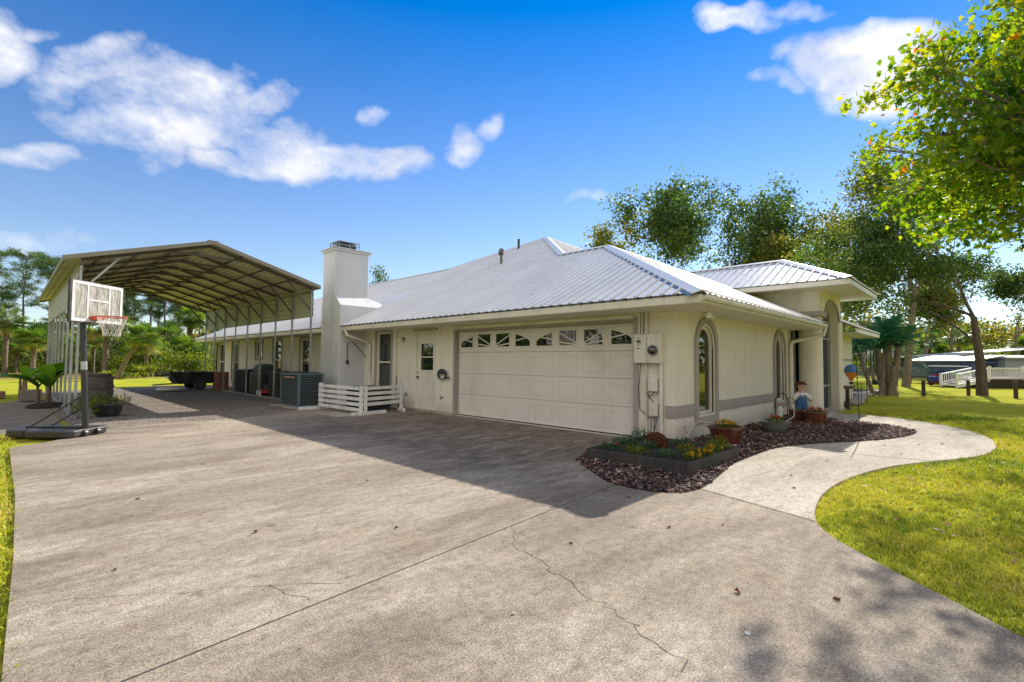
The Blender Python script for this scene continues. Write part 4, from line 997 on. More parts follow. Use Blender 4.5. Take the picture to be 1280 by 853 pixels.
PL = [('lavender_plant', 'green bushy plant with a red flower at the front left corner of the raised bed', 'plant', (-2.0, .02), 'blue_leaf', 160, .14, .16, 'red_flower', 3),
      ('leafy_plant', 'low leafy plant at the front of the raised bed beside the red flowered one', 'plant', (-1.92, -.35), 'bush_leaf', 140, .13, .15, None, 0),
      ('leafy_plant', 'green leafy plant in the middle of the front row of the raised bed', 'plant', (-1.88, -.78), 'blue_leaf', 120, .12, .14, None, 0),
      ('broad_leaf_plant', 'blue green cabbage like plant at the garage side of the raised bed', 'plant', (-1.45, .12), 'blue_leaf', 150, .17, .17, None, 0),
      ('broad_leaf_plant', 'tall blue green plant at the back of the raised bed below the meter', 'plant', (-.95, .12), 'blue_leaf', 170, .24, .18, None, 0),
      ('broad_leaf_plant', 'dark leafy plant in the raised bed between the mum and the front row', 'plant', (-1.5, -.28), 'blue_leaf', 120, .14, .14, None, 0),
      ('leafy_plant', 'green plant with one red bloom behind the yellow marigolds', 'plant', (-1.35, -.85), 'bush_leaf', 140, .14, .15, 'red_flower', 3),
      ('marigold', 'yellow green marigold at the front right corner of the raised bed', 'flower plant', (-1.75, -1.08), 'bush_leaf', 90, .11, .10, 'gold_flower', 9),
      ('marigold', 'orange flowered marigold second from the front right corner of the raised bed', 'flower plant', (-1.42, -1.10), 'bush_leaf', 90, .12, .11, 'gold_flower', 10),
      ('marigold', 'pale yellow marigold third along the right side of the raised bed', 'flower plant', (-1.08, -1.08), 'bush_leaf', 100, .13, .11, 'gold_flower', 8),
      ('leafy_plant', 'taller bright green leafy plant at the back right corner of the raised bed', 'plant', (-.78, -1.02), 'bush_leaf', 200, .22, .17, None, 0),
      ('leafy_plant', 'low dark green plant near the garage corner inside the raised bed', 'plant', (-.85, -.5), 'blue_leaf', 120, .12, .15, None, 0)]
for i, (nm, lb, ct, (x, y), lm_, n, h, r, fl_, nf) in enumerate(PL): rosette(nm, lb, ct, (x, y, pz_), lm_, int(n * 1.4), h * .95, r * 1.2, fl_, nf, 'plants in the raised bed', i + 10)
mum = thing('chrysanthemum', 'round dried brown mum in the middle of the raised bed', 'flower plant', (-1.12, -.22, pz_)); rgm = np.random.default_rng(3)
d = rgm.normal(size=(2600, 3)); d /= np.linalg.norm(d, axis=1)[:, None]; d[:, 2] = np.abs(d[:, 2]) * 1.0 - .15
scatter('flower_dome', *LEAF, d * np.array([.19, .19, .20]) * rgm.uniform(.85, 1.03, 2600)[:, None] + np.array([0, 0, .05]), rot_random(2600, rgm), rgm.uniform(.018, .032, 2600), rgm.uniform(0, 1, 2600), 'mum_flower', mum)
lp('stems', MB().ball((0, 0, .06), .16, (1, 1, .95)), 'soil', mum, smooth=True)
def pot(name, label, loc, prof, mat, fl_, lm_='bush_leaf', nf=20, h=.14, r=.2, seed=0, rimr=None, ht=.3):
    t = thing(name, label, 'flower pot', loc); k = lp('pot', MB().lathe(prof, 36), mat, t, smooth=True)
    lp('soil', MB().lathe([(.001, ht - .04), (prof[-1][0] - .005, ht - .04)], 30), 'soil', t)
    c = rosette('pot_plant', None, None, (0, 0, 0), lm_, 170, h, r, fl_, nf, None, seed); c.parent = t; c.location = (0, 0, ht - .05); c.name = 'flowering_plant'
    if 'label' in c.keys(): del c['label']
    return t
pot('flower_pot', 'brown glazed pot of orange marigolds beneath the first arched window', (.62, -.62, 0), [(.16, 0), (.20, .02), (.25, .16), (.275, .27), (.305, .275), (.31, .30), (.27, .305), (.25, .24)], 'terracotta', 'gold_flower', nf=34, h=.15, r=.20, seed=1)
pot('flower_pot', 'shallow white and dark glazed bowl of red and white flowers below the second arched window', (2.75, -.80, 0), [(.13, 0), (.17, .03), (.24, .12), (.27, .20), (.29, .22), (.27, .225), (.24, .19)], 'white_glaze', 'red_flower', nf=9, h=.17, r=.17, seed=2, ht=.22)
pot('flower_pot', 'wide brown glazed pot of orange red flowers beside the scarecrow doll', (5.12, -.98, 0), [(.18, 0), (.21, .02), (.235, .14), (.245, .24), (.28, .25), (.28, .28), (.245, .285), (.23, .22)], 'brown_glaze', 'red_flower', nf=24, h=.15, r=.19, seed=4, ht=.27)
pot('flower_pot', 'plain dark brown pot standing behind the orange red flowers by the column', (5.22, -.62, 0), [(.16, 0), (.18, .02), (.20, .14), (.21, .24), (.235, .25), (.235, .28), (.20, .285), (.19, .22)], 'terracotta', None, nf=0, h=.06, r=.12, seed=6, ht=.27)
# garden hose along the wall
hz = MB().tube([Vector(p) for p in [(-.3, -.35, .20), (-.1, -.22, .10), (.25, -.20, .30), (.45, -.22, .36), (.8, -.55, .30), (1.1, -.45, .10), (1.5, -.35, .05), (2.1, -.3, .12), (2.5, -.35, .22), (3.2, -.45, .06), (3.9, -.6, .05), (4.3, -.75, .2), (4.55, -.7, .45), (4.6, -.5, .62)]], .014, 8)
hz = hz.build('garden_hose', 'hose_rubber', smooth=True); tag(hz, 'pale hose trailing along the mulch at the foot of the side wall', 'hose')
# hose stand
hs_ = thing('hose_stand', 'black metal hose stand beside the scarecrow doll', 'hose stand', (4.45, -.45, 0))
lp('frame', MB().tube([(0, .12, 0), (0, .12, .55), (0, .05, .68), (0, -.06, .70), (0, -.15, .58), (0, -.15, .45)], .012, 8).tube([(.12, -.1, 0), (.12, -.1, .45), (.0, -.1, .45)], .010, 6).box(-.12, .14, -.16, .16, .12, .15), 'black_metal', hs_, smooth=True)
bo = thing('spray_bottle', 'small white spray bottle with an orange nozzle by the hose stand', 'bottle', (4.72, -.35, .0))
lp('bottle', MB().lathe([(.001, .0), (.055, .0), (.06, .30), (.055, .34), (.02, .38), (.001, .385)], 16), 'white_paint', bo, smooth=True); lp('nozzle', MB().tube([(0, 0, .38), (0, 0, .44), (-.04, -.02, .45)], .014), 'spinner_orange', bo)
# scarecrow doll: one skinned body, clothes as parts
def skin(name, verts, edges, radii, mat, parent, lvl=2):
    me = bpy.data.meshes.new(name); me.from_pydata(verts, edges, []); me.materials.append(MATS[mat])
    o = bpy.data.objects.new(name, me); COL.objects.link(o); o.parent = parent
    s = o.modifiers.new('s', 'SKIN'); s.use_smooth_shade = True
    for i, r in enumerate(radii): me.skin_vertices[0].data[i].radius = (r, r) if not isinstance(r, tuple) else r
    me.skin_vertices[0].data[0].use_root = True
    q = o.modifiers.new('u', 'SUBSURF'); q.levels = lvl; q.render_levels = lvl
    return o
dl = thing('scarecrow_doll', 'smiling scarecrow doll in blue dungarees and white shirt standing by the column', 'doll', (5.75, -.55, .0), R(135)); dl.scale = (.9, .9, .9)
sv = [(0, 0, .46), (0, 0, .62), (0, 0, .74), (0, 0, .80), (0, 0, .90), (0, 0, .985),
      (.07, 0, .42), (.09, .01, .22), (.09, .0, .04), (.10, .06, .03), (-.07, 0, .42), (-.09, .01, .22), (-.09, 0, .04), (-.10, .06, .03),
      (.12, 0, .70), (.20, .03, .60), (.26, .08, .50), (-.12, 0, .70), (-.20, .03, .60), (-.26, .08, .50)]
se = [(0, 1), (1, 2), (2, 3), (3, 4), (4, 5), (0, 6), (6, 7), (7, 8), (8, 9), (0, 10), (10, 11), (11, 12), (12, 13), (2, 14), (14, 15), (15, 16), (2, 17), (17, 18), (18, 19)]
skin('body', sv, se, [.09, .10, .085, .045, .115, .075, .062, .052, .048, .04, .062, .052, .048, .04, .055, .045, .035, .055, .045, .035], 'skin_cloth', dl)
skin('shirt', [(0, 0, .60), (0, 0, .73), (.13, 0, .70), (.21, .03, .59), (.235, .055, .545), (-.13, 0, .70), (-.21, .03, .59), (-.235, .055, .545)], [(0, 1), (1, 2), (2, 3), (3, 4), (1, 5), (5, 6), (6, 7)], [.125, .112, .085, .07, .07, .085, .07, .07], 'white_cloth', dl)
skin('dungarees', [(0, 0, .46), (0, 0, .57), (0, 0.01, .66), (.075, 0, .40), (.092, .01, .22), (.092, 0, .09), (-.075, 0, .40), (-.092, .01, .22), (-.092, 0, .09)], [(0, 1), (1, 2), (0, 3), (3, 4), (4, 5), (0, 6), (6, 7), (7, 8)], [.125, .135, .128, .09, .08, .082, .09, .08, .082], 'denim', dl)
lp('strap', MB().bar((.055, .10, .62), (.05, .03, .80), .03, .02).bar((-.055, .10, .62), (-.05, .03, .80), .03, .02), 'denim', dl)
hd = MB(); rgd = random.Random(1)
for i in range(150):
    a = rgd.uniform(0, 6.28); el = rgd.uniform(.35, 1.4)
    if math.sin(a) * math.cos(el) > .45 and el < .8: continue
    c = Vector((math.cos(a) * math.cos(el) * .115, math.sin(a) * math.cos(el) * .105, .92 + math.sin(el) * .12)); hd.tube([c, c * 1.0 + Vector((math.cos(a) * .03, math.sin(a) * .03, .012)), c + Vector((math.cos(a) * .05, math.sin(a) * .05, -.035))], .009, 5)
lp('hair', hd, 'hair_cloth', dl)
lp('eyes', MB().ball((.035, .103, .925), .012).ball((-.035, .103, .925), .012), 'black_plastic', dl); lp('nose', MB().ball((0, .118, .90), .014), 'spinner_orange', dl)
lp('mouth', MB().tube([(-.04, .10, .875), (-.02, .108, .862), (.02, .108, .862), (.04, .10, .875)], .005, 5), 'red_paint', dl)
lp('shoes', MB().ball((.10, .05, .035), .05, (.8, 1.5, .7)).ball((-.10, .05, .035), .05, (.8, 1.5, .7)), 'black_plastic', dl, smooth=True)
# porch flowers and windsock inside the screen
pf = rosette('hanging_flowers', 'bunch of pink flowers seen through the porch screen beside the column', 'flowers', (7.5, .25, 1.25), 'bush_leaf', 80, .3, .18, None, 0, None, 33)
rgp = np.random.default_rng(8); n = 160; scatter('petals', *LEAF, rgp.normal(0, .08, (n, 3)) + np.array([0, 0, .12]), rot_random(n, rgp), rgp.uniform(.05, .09, n), np.full(n, .5), 'red_flower', pf)
lp('basket', MB().lathe([(.05, -.15), (.12, -.02), (.14, .02)], 16), 'planter_timber', pf); lp('cord', MB().tube([(0, 0, 0), (0, 0, 2.05)], .006, 5), 'black_metal', pf)

# ================================================================== GARDEN ORNAMENTS TO THE RIGHT
sh = thing('shepherd_hook', 'thin black metal rod standing in the mulch bed by the walkway', 'garden rod', (3.1, -2.15, 0), math.atan2(RGT.y, RGT.x))
lp('rod', MB().tube([(0, 0, 0), (-.02, 0, .9), (-.05, 0, 1.55), (-.08, 0, 1.62)], .008, 8), 'black_metal', sh, smooth=True)
P0 = at(1093, 16.5); hb = thing('hanging_feeder', 'round dark feeder ball on an arm beside the multi trunk palm', 'bird feeder', P0, math.atan2(RGT.y, RGT.x))
lp('ball', MB().ball((0.03, 0, .78), .10, (1, 1, .9)), 'black_metal', hb, smooth=True); lp('hook', MB().tube([(-.45, 0, 0), (-.45, 0, .80), (-.05, 0, .80)], .01, 6), 'black_metal', hb)
P0 = at(1064, 15.5); sp = thing('balloon_spinner', 'blue and orange balloon shaped wind spinner on a thin stake', 'wind spinner', P0, .4)
pr_ = [(.001, .93), (.08, .95), (.15, 1.05), (.20, 1.2)]
lp('lower_balloon', MB().lathe([(.06, .86), (.07, .93), (.14, 1.02), (.185, 1.12)], 20), 'spinner_orange', sp, smooth=True); lp('upper_balloon', MB().lathe([(.185, 1.121), (.19, 1.20), (.15, 1.30), (.07, 1.36), (.001, 1.37)], 20), 'spinner_blue', sp, smooth=True)
lp('stake', MB().tube([(0, 0, 0), (0, 0, .9)], .007, 6), 'black_metal', sp); lp('basket', MB().lathe([(.05, .74), (.06, .82)], 12), 'planter_timber', sp)
P0 = at(1094, 17.2); wc = thing('wind_chime', 'tall black wind chime hanging beside the palm trunks', 'wind chime', P0, math.atan2(RGT.y, RGT.x))
lp('hanger', MB().tube([(-.3, 0, 1.95), (.18, 0, 1.95)], .015, 6).tube([(-.3, 0, 0), (-.3, 0, 1.95)], .014, 6), 'black_metal', wc)
for i in range(6): lp('chime_tube', MB().tube([(-.15 + i * .055, (i % 2) * .08, 1.88), (-.15 + i * .055, (i % 2) * .08, 1.18 - .06 * (i % 3))], .017, 8), 'black_metal', wc)
P0 = at(1059, 15.); bb = thing('bird_bath', 'small grey bird bath at the edge of the far flower bed', 'bird bath', P0)
lp('bowl', MB().lathe([(.03, .6), (.18, .66), (.24, .72), (.22, .72), (.05, .66)], 20), 'timber_grey', bb, smooth=True); lp('stand', MB().lathe([(.12, 0), (.06, .05), (.05, .6)], 14), 'timber_dark', bb, smooth=True)
flat([(11, -.5), (14.2, -.45), (17.5, .3), (22, -.2), (25, .3), (25, 3), (11, 3)], 'far_flower_bed', 'soil', -.1, -.01)
rg = random.Random(6)
for i in range(14):
    t = i / 13; x = 12 + 9.5 * t; y = -.62 + (.9 * t if t < .5 else .45 + .1 * t) + rg.uniform(-.05, .05)
    s = MB().ball((0, 0, .05), .2, (1.35, .8, .55), 9, 6).build('edging_stone', 'stone'); s.location = (x, y, 0); s.rotation_euler = (rg.uniform(-.2, .2), 0, rg.uniform(0, 3))
    tag(s, 'rough grey stone in the edging row of the far flower bed', 'stone', 'edging stones of the far flower bed')
# short timber posts on the lawn
for px, dp, h, w_, lb in ((1154, 22.2, .66, .11, 'short timber post on the lawn between the palm clump and the big oak'), (1210, 22.6, .68, .11, 'short timber post just left of the big oak trunk'), (1269, 20.9, .72, .14, 'short thick timber post right of the big oak trunk'), (1060.5, 24, .6, .12, 'short timber post beside the balloon spinner')):
    p = MB().box(-w_ / 2, w_ / 2, -w_ / 2, w_ / 2, -.1, h).build('timber_post', 'timber_dark', bevel=.015); p.location = at(px, dp); p.rotation_euler.z = rg.uniform(0, 1); tag(p, lb, 'post', 'short timber posts on the lawn')
# wire fence
wf = thing('wire_fence', 'low wire mesh fence with dark posts across the far lawn', 'fence', at(1135, 34))
A_, B_ = at(1060, 36), at(1215, 37); dd = B_ - A_; L_ = dd.length; dn = dd.normalized()
for i in range(7):
    p = A_ + dn * (L_ * i / 6); wf_p = MB().tube([(p.x, p.y, 0), (p.x, p.y, 1.15)], .05 if i in (0, 3) else .03, 8).build('post', 'timber_dark', wf, world=True)
mb = MB().tube([(A_.x, A_.y, 1.1), (B_.x, B_.y, 1.1)], .025, 6).tube([(A_.x, A_.y, .12), (B_.x, B_.y, .12)], .012, 6); mb.build('rail', 'galvanised', wf, world=True)
mb = MB()
for i in range(160):
    p = A_ + dn * (L_ * i / 160); q = p + dn * (L_ / 160 * 3)
    mb.bar((p.x, p.y, .12), (q.x, q.y, 1.1), .004, .004); mb.bar((q.x, q.y, .12), (p.x, p.y, 1.1), .004, .004)
mb.build('wire_mesh', 'galvanised', wf, world=True)
# deck with stairs and the pale building behind it
az = math.atan2(RGT.y, RGT.x)
dk = thing('deck', 'raised timber deck with white railing, lattice skirt and stairs beside the big oak', 'deck', at(1236, 29.5), az)
lp('floor', MB().box(0, 6, 0, 4, .50, .58), 'timber_grey', dk)
mb = MB()
for i in range(40): mb.bar((.02 + i * .15, -.01, 0), (.02 + i * .15 + .3, -.01, .5), .01, .03); mb.bar((.02 + i * .15 + .3, -.02, 0), (.02 + i * .15, -.02, .5), .01, .03)
lp('lattice_skirt', mb, 'timber_dark', dk); lp('skirt_board', MB().box(0, 6, .01, .04, .02, .5), 'timber_dark', dk)
mb = MB().box(0, 6, -.03, .03, 1.16, 1.22).box(0, 6, -.02, .02, .64, .68)
for i in range(50): mb.box(.12 * i, .12 * i + .035, -.015, .015, .68, 1.16)
for x in (0, 2., 4., 5.9): mb.box(x, x + .12, -.05, .07, .5, 1.32)
lp('railing', mb, 'white_paint', dk)
mb = MB()
for sy in (0, 1.1):
    mb.bar((-1.95, sy, .28), (0, sy, .66), .05, .07); mb.bar((-1.95, sy, .78), (0, sy, 1.18), .05, .06); mb.box(-2.0, -1.9, sy - .05, sy + .05, 0, .85)
    for i in range(14): x = -1.85 + i * .135; z = .28 + (x + 1.95) / 1.95 * .38; mb.box(x, x + .03, sy - .015, sy + .015, z, z + .5)
    mb.bar((-2.0, sy, .08), (0, sy, .48), .05, .22)
for i in range(4): mb.box(-1.9 + i * .45, -1.4 + i * .45, 0, 1.1, .1 + i * .12, .14 + i * .12)
lp('stairs', mb, 'white_paint', dk)
bl_ = thing('mobile_home', 'low blue and grey building with a pale roof behind the white railing', 'building', at(1234, 32.), az)
lp('wall', MB().box(0, 1.9, 1, 6, .5, 1.65), 'blue_siding', bl_); lp('wall', MB().box(1.7, 8, .5, 6, .5, 1.9), 'grey_siding', bl_)
lp('roof', MB().add([(-.2, .7, 1.68), (2.0, .7, 2.05), (2.0, 6.5, 2.05), (-.2, 6.5, 1.68), (-.2, .7, 1.6), (2., .7, 1.97), (2., 6.5, 1.97), (-.2, 6.5, 1.6)], [(0, 1, 2, 3), (7, 6, 5, 4), (0, 4, 5, 1), (0, 3, 7, 4)]), 'pale_roof', bl_)
lp('roof', MB().prism([(0, 0), (0, 0)], 0, 0).add([(1.5, .2, 1.9), (8.5, .2, 1.9), (8.5, 3.2, 2.1), (1.5, 3.2, 2.05), (1.5, .2, 1.82), (8.5, .2, 1.82), (1.5, 6, 1.9), (8.5, 6, 1.9)], [(0, 1, 2, 3), (0, 4, 5, 1), (3, 2, 7, 6)]), 'pale_roof', bl_)
lp('window', MB().box(3.2, 4.2, .47, .5, 1.0, 1.6).box(5.5, 6.6, .47, .5, 1.0, 1.6), 'glass', bl_); lp('window', MB().box(.5, 1.5, .97, 1.0, 1.0, 1.45), 'glass', bl_)
ph = thing('pavilion', 'long low pale roofed shelter on posts far behind the oak', 'shelter', at(1172, 44), az)
lp('roof', MB().add([(0, 0, 2.15), (14, 0, 3.3), (14, 5, 3.25), (0, 5, 2.1), (0, 0, 2.07), (14, 0, 3.22), (14, 5, 3.17), (0, 5, 2.02)], [(0, 1, 2, 3), (4, 7, 6, 5), (0, 4, 5, 1), (1, 5, 6, 2), (3, 2, 6, 7), (0, 3, 7, 4)]), 'pale_roof', ph)
for x in (.3, 4, 8, 12): lp('post', MB().box(x, x + .15, .2, .35, 0, 2.15 + x * .08), 'timber_dark', ph)
lp('back_wall', MB().box(0, 14, 4.6, 4.8, 0, 2.0), 'timber_dark', ph)
tp = thing('play_tent', 'small teal tent behind the white stairs', 'tent', at(1222, 36), az)
lp('canvas', MB().add([(-.8, -.6, 0), (.8, -.6, 0), (.8, .6, 0), (-.8, .6, 0), (0, 0, 1.55)], [(0, 1, 4), (1, 2, 4), (2, 3, 4), (3, 0, 4), (3, 2, 1, 0)]), 'teal_plastic', tp)
gc = thing('golf_cart', 'blue seated golf cart with a pale canopy parked on the far lawn', 'golf cart', at(1172, 31.5), az)
lp('body', MB().box(.1, 1.8, 0, .9, .18, .42).add([(.05, 0, .18), (.05, .9, .18), (.35, .9, .75), (.35, 0, .75), (.5, 0, .42), (.5, .9, .42)], [(0, 1, 2, 3), (3, 2, 5, 4), (0, 3, 4), (1, 5, 2)]), 'red_paint', gc, bevel=.02)
lp('seat', MB().box(.55, .8, .05, .85, .42, 1.0).box(.55, 1.05, .05, .85, .42, .55), 'blue_cloth', gc, bevel=.04); lp('front_cowl', MB().box(.0, .4, .05, .85, .25, .62), 'blue_cloth', gc, bevel=.05)
lp('canopy', MB().box(.2, 2.0, -.05, .95, 1.24, 1.30), 'pale_roof', gc, bevel=.02)
for x in (.35, 1.9):
    for y in (0, .9): lp('canopy_post', MB().tube([(x, y, .4), (x, y, 1.25)], .02, 6), 'black_metal', gc)
for x in (.35, 1.55):
    for y in (-.02, .92): lp('wheel', MB().tube([(x, y - .07, .18), (x, y + .07, .18)], .18, 16), 'black_plastic', gc)
lp('crate', MB().box(1.2, 1.8, .1, .8, .42, .85), 'teal_plastic', gc)

# ================================================================== LEFT CORNER: BARREL, TUBS, BANANA
br = thing('rain_barrel', 'brown ribbed plastic water barrel under the near corner of the carport', 'barrel', (-6.12, 15.0, 0))
lp('barrel', MB().lathe([(.30, 0), (.33, .20), (.36, .42), (.345, .46), (.345, .50), (.37, .52), (.37, .58), (.345, .60), (.335, .80), (.28, .86), (.30, .87), (.30, .93), (.001, .93)], 32), 'barrel_plastic', br, smooth=True)
tb = thing('plastic_tub', 'low black tub planter with spiky yellow green croton by the barrel', 'planter', (-6.30, 11.45, 0))
lp('tub', MB().lathe([(.20, 0), (.27, .08), (.29, .24), (.31, .26), (.27, .26), (.25, .2), (.001, .18)], 28), 'black_plastic', tb, smooth=True)
for k, (x, y) in enumerate(((.22, -.05), (-.1, .1))):
    c = rosette('croton', None, None, (x, y, .2), 'bush_leaf', 90, .34, .22, None, 0, None, 40 + k, ls=(.08, .17)); c.parent = tb; c['kind'] = 'thing'
    for q in ('label', 'category', 'kind'):
        if q in c.keys(): del c[q]
cr = rosette('croton', 'spiky yellow green croton behind the hoop pole at the carport corner', 'plant', (-6.72, 11.2, 0), 'bush_leaf', 150, .55, .25, None, 0, None, 44, ls=(.10, .22))
def banana(name, label, loc, n, h, seed, group=None, cat='banana plant', L=1.1, wd=.16):
    rg = random.Random(seed); t = thing(name, label, cat, loc, 0, group)
    for j in range(3):
        x, y = rg.uniform(-.25, .25), rg.uniform(-.25, .25); lp('stem', MB().tube([(x, y, 0), (x * 1.05, y, h * .5), (x * 1.15, y * 1.1, h * .8)], [.05, .04, .025], 8), 'palm_bark', t, smooth=True)
        for i in range(n // 3):
            a = rg.uniform(0, 6.28); el = rg.uniform(.7, 1.35); ll = L * rg.uniform(.6, 1.1); mb = MB(); seg = 8; rows = []
            for s in range(seg + 1):
                u = s / seg; r = ll * u * math.cos(el * (1 - .5 * u)); z = h * .72 + ll * u * math.sin(el) - ll * .38 * u * u; ww = wd * math.sin(math.pi * min(1, u * .93 + .04)) ** .6
                c = Vector((x + r * math.cos(a), y + r * math.sin(a), z)); sd = Vector((-math.sin(a), math.cos(a), 0))
                rows.append([c + sd * ww + Vector((0, 0, .05 * ww / wd + rg.uniform(-.012, .012))), c, c - sd * ww + Vector((0, 0, .05 * ww / wd + rg.uniform(-.012, .012)))])
            vs = [p for r3 in rows for p in r3]; mb.add(vs, [q for s in range(seg) for q in ((3 * s, 3 * s + 1, 3 * s + 4, 3 * s + 3), (3 * s + 1, 3 * s + 2, 3 * s + 5, 3 * s + 4))])
            lf = lp('leaf', mb, 'banana_leaf', t, smooth=True)
            at_ = lf.data.attributes.new('tint', 'FLOAT', 'POINT'); v_ = rg.uniform(.1, 1); at_.data.foreach_set('value', [v_] * len(lf.data.vertices))
    return t
banana('banana_plant', 'young banana plant with broad bright leaves beside the left carport studs', (-7.2, 15.6, 0), 12, .75, 5, L=1.25, wd=.17)
banana('canna_plant', 'darker broad leaved canna plant behind the banana by the dirt strip', (-7.55, 18.6, 0), 9, .9, 8, cat='canna plant', L=1.0, wd=.12)
s = MB().ball((0, 0, .0), .5, (1, 1, .25), 14, 6).build('mulch_heap', 'soil', smooth=True); s.location = (-7.15, 15.4, 0); tag(s, 'dark heap of mulch round the banana stems', 'mulch')
for i, (x, y, r, h, lb) in enumerate(((-7.45, 18.2, .24, .36, 'weathered square grey planter behind the banana plant'), (-8.35, 20.5, .3, .22, 'low brown brick block at the end of the dirt strip'))):
    s = MB().prism([(-r, -r), (r, -r), (r * 1.1, r), (-r, r)], 0, h).build('garden_block', ['timber_grey', 'brick_red'][i], bevel=.02); s.location = (x, y, 0); tag(s, lb, 'garden block')
vl = thing('valve_box', 'small teal and white box fixed to the outer carport studs', 'utility box', (-7.02, 16.2, 1.0)); lp('box', MB().box(-.12, .0, -.15, .15, -.12, .15), 'teal_plastic', vl, bevel=.02); lp('lid', MB().box(-.125, -.118, -.08, .08, -.02, .1), 'white_paint', vl)
s = MB().box(-2.6, 2.6, -.12, .12, 0, .16).build('railway_sleeper', 'timber_dark', bevel=.02); s.location = at(172, 38); s.rotation_euler.z = az + .1; tag(s, 'long dark timber sleeper lying on the lawn before the palms', 'timber')
# ================================================================== TREES
def tree_mesh(seed, h, r0, spread, crown0, levels=4, kids=(3, 4), bend=.25, gnarl=.18, lean=(0, 0), first=None, up=.25):
    """tapered trunk with recursive limbs; returns branch mesh builder and tip list"""
    rg = random.Random(seed); mb = MB(); tips = []
    def grow(p, d, L, r, lv):
        n = 5 if lv > 1 else 3; pts = [p.copy()]; rad = [r]; q = p.copy(); dd = d.copy()
        for i in range(n):
            g_ = gnarl * (.3 if lv == levels else 1); dd = (dd + Vector((rg.gauss(0, g_), rg.gauss(0, g_), rg.gauss(0, g_) * .6 + up * .12))).normalized(); q = q + dd * L / n; pts.append(q.copy()); rad.append(r * (1 - .5 * (i + 1) / n))
        mb.tube(pts, rad, 8 if lv >= levels - 1 else 5, cap=False)
        if lv <= 0: tips.append((pts[-1], 1.)); tips.append((pts[-2], .6)); return
        k = rg.randint(*kids)
        for j in range(k):
            s = pts[-1] if j == 0 else pts[rg.randint(max(1, n - 2), n)] if lv < levels else pts[rg.randint(n - 2, n)]
            a = rg.uniform(0, 2 * math.pi) + j * 2.1; t = rg.uniform(.45, 1.0) * (1.0 if j else .35)
            o = dd.orthogonal().normalized(); o.rotate(Matrix.Rotation(a, 3, dd)); nd = (dd * math.cos(t) + o * math.sin(t)).normalized()
            nd = Vector((nd.x * spread, nd.y * spread, nd.z + up)).normalized()
            grow(s, nd, L * rg.uniform(.62, .85), rad[-1] * rg.uniform(.55, .8), lv - 1)
        if lv < levels: tips.append((pts[-1], .5))
    d0 = Vector((lean[0], lean[1], 1)).normalized()
    grow(Vector((0, 0, -.1)), d0, crown0, r0, levels)
    return mb, tips
def crown_from(tips, per, sig, size, mat, parent, seed, tintf=None, shape=LEAF, name='crown', flatz=.7, ztop=None):
    rg_ = np.random.default_rng(seed); P = np.array([list(t[0]) for t in tips]); w = np.array([t[1] for t in tips])
    cnt = np.maximum(1, (per * w * rg_.uniform(.4, 1.4, len(w))).astype(int)); C_ = np.repeat(P, cnt, 0); n = len(C_)
    pos = C_ + rg_.normal(0, 1, (n, 3)) * np.array([sig, sig, sig * flatz])
    # clump tint: bunches share a tone
    t = np.repeat(rg_.uniform(.15, .8, len(w)), cnt) + rg_.normal(0, .13, n)
    if tintf is not None: t = tintf(pos, t, rg_)
    return scatter(name, *shape, pos, rot_random(n, rg_), rg_.uniform(*size, n), np.clip(t, 0, 1), mat, parent)
def oak(name, label, cat, loc, rz, seed, h, r0, spread, crown0, leafm, per, sig, size, levels=4, bark='bark', group=None, scale=1., **k):
    t = thing(name, label, cat, loc, rz, group)
    mb, tips = tree_mesh(seed, h, r0, spread, crown0, levels, **k)
    zt = max(q[0].z for q in tips); f = h / zt     # bring to the wanted height
    mb.v = [(x * f, y * f, z * f) for x, y, z in mb.v]; tips = [(q[0] * f, q[1]) for q in tips]
    mb.build('trunk', bark, t, smooth=True); crown_from(tips, per, sig, size, leafm, t, seed)
    return t
# --- maple overhanging from the right of the frame
mt_ = thing('maple_tree', 'near maple with green and orange turning leaves hanging over the lawn', 'tree', (CAM.x + FWD.x * 7.6 + RGT.x * 11.0, CAM.y + FWD.y * 7.6 + RGT.y * 11.0, 0))
rgm2 = random.Random(21); mb = MB(); tips = []
mb.tube([(0, 0, -.1), (.05, 0, 1.2), (-.05, .1, 2.4), (-.1, .2, 3.4)], [.26, .21, .18, .16], 12, cap=False)
mb.tube([(-.1, .2, 3.4), (0, .3, 5.), (.1, .2, 7.), (0, .1, 9.2)], [.16, .13, .09, .04], 8, cap=False)
def inside(q, k=1.):
    """the crown's own rounded outline"""
    h = math.hypot(q.x, q.y); a = math.atan2(q.y, q.x); lob = .90 + .13 * math.sin(5 * a + 1.7 * q.z) * math.cos(2.1 * q.z + 2 * a) + .05 * math.sin(11 * a + 3 * q.z)
    return h < k * lob * 4.9 * math.sqrt(max(.05, 1 - ((q.z - 5.7) / 3.4) ** 2)) and q.z > 3.05 + .17 * (q.x * FWD.x + q.y * FWD.y + 2) + 1.0 * min(1.2, h / 4.75) ** 5
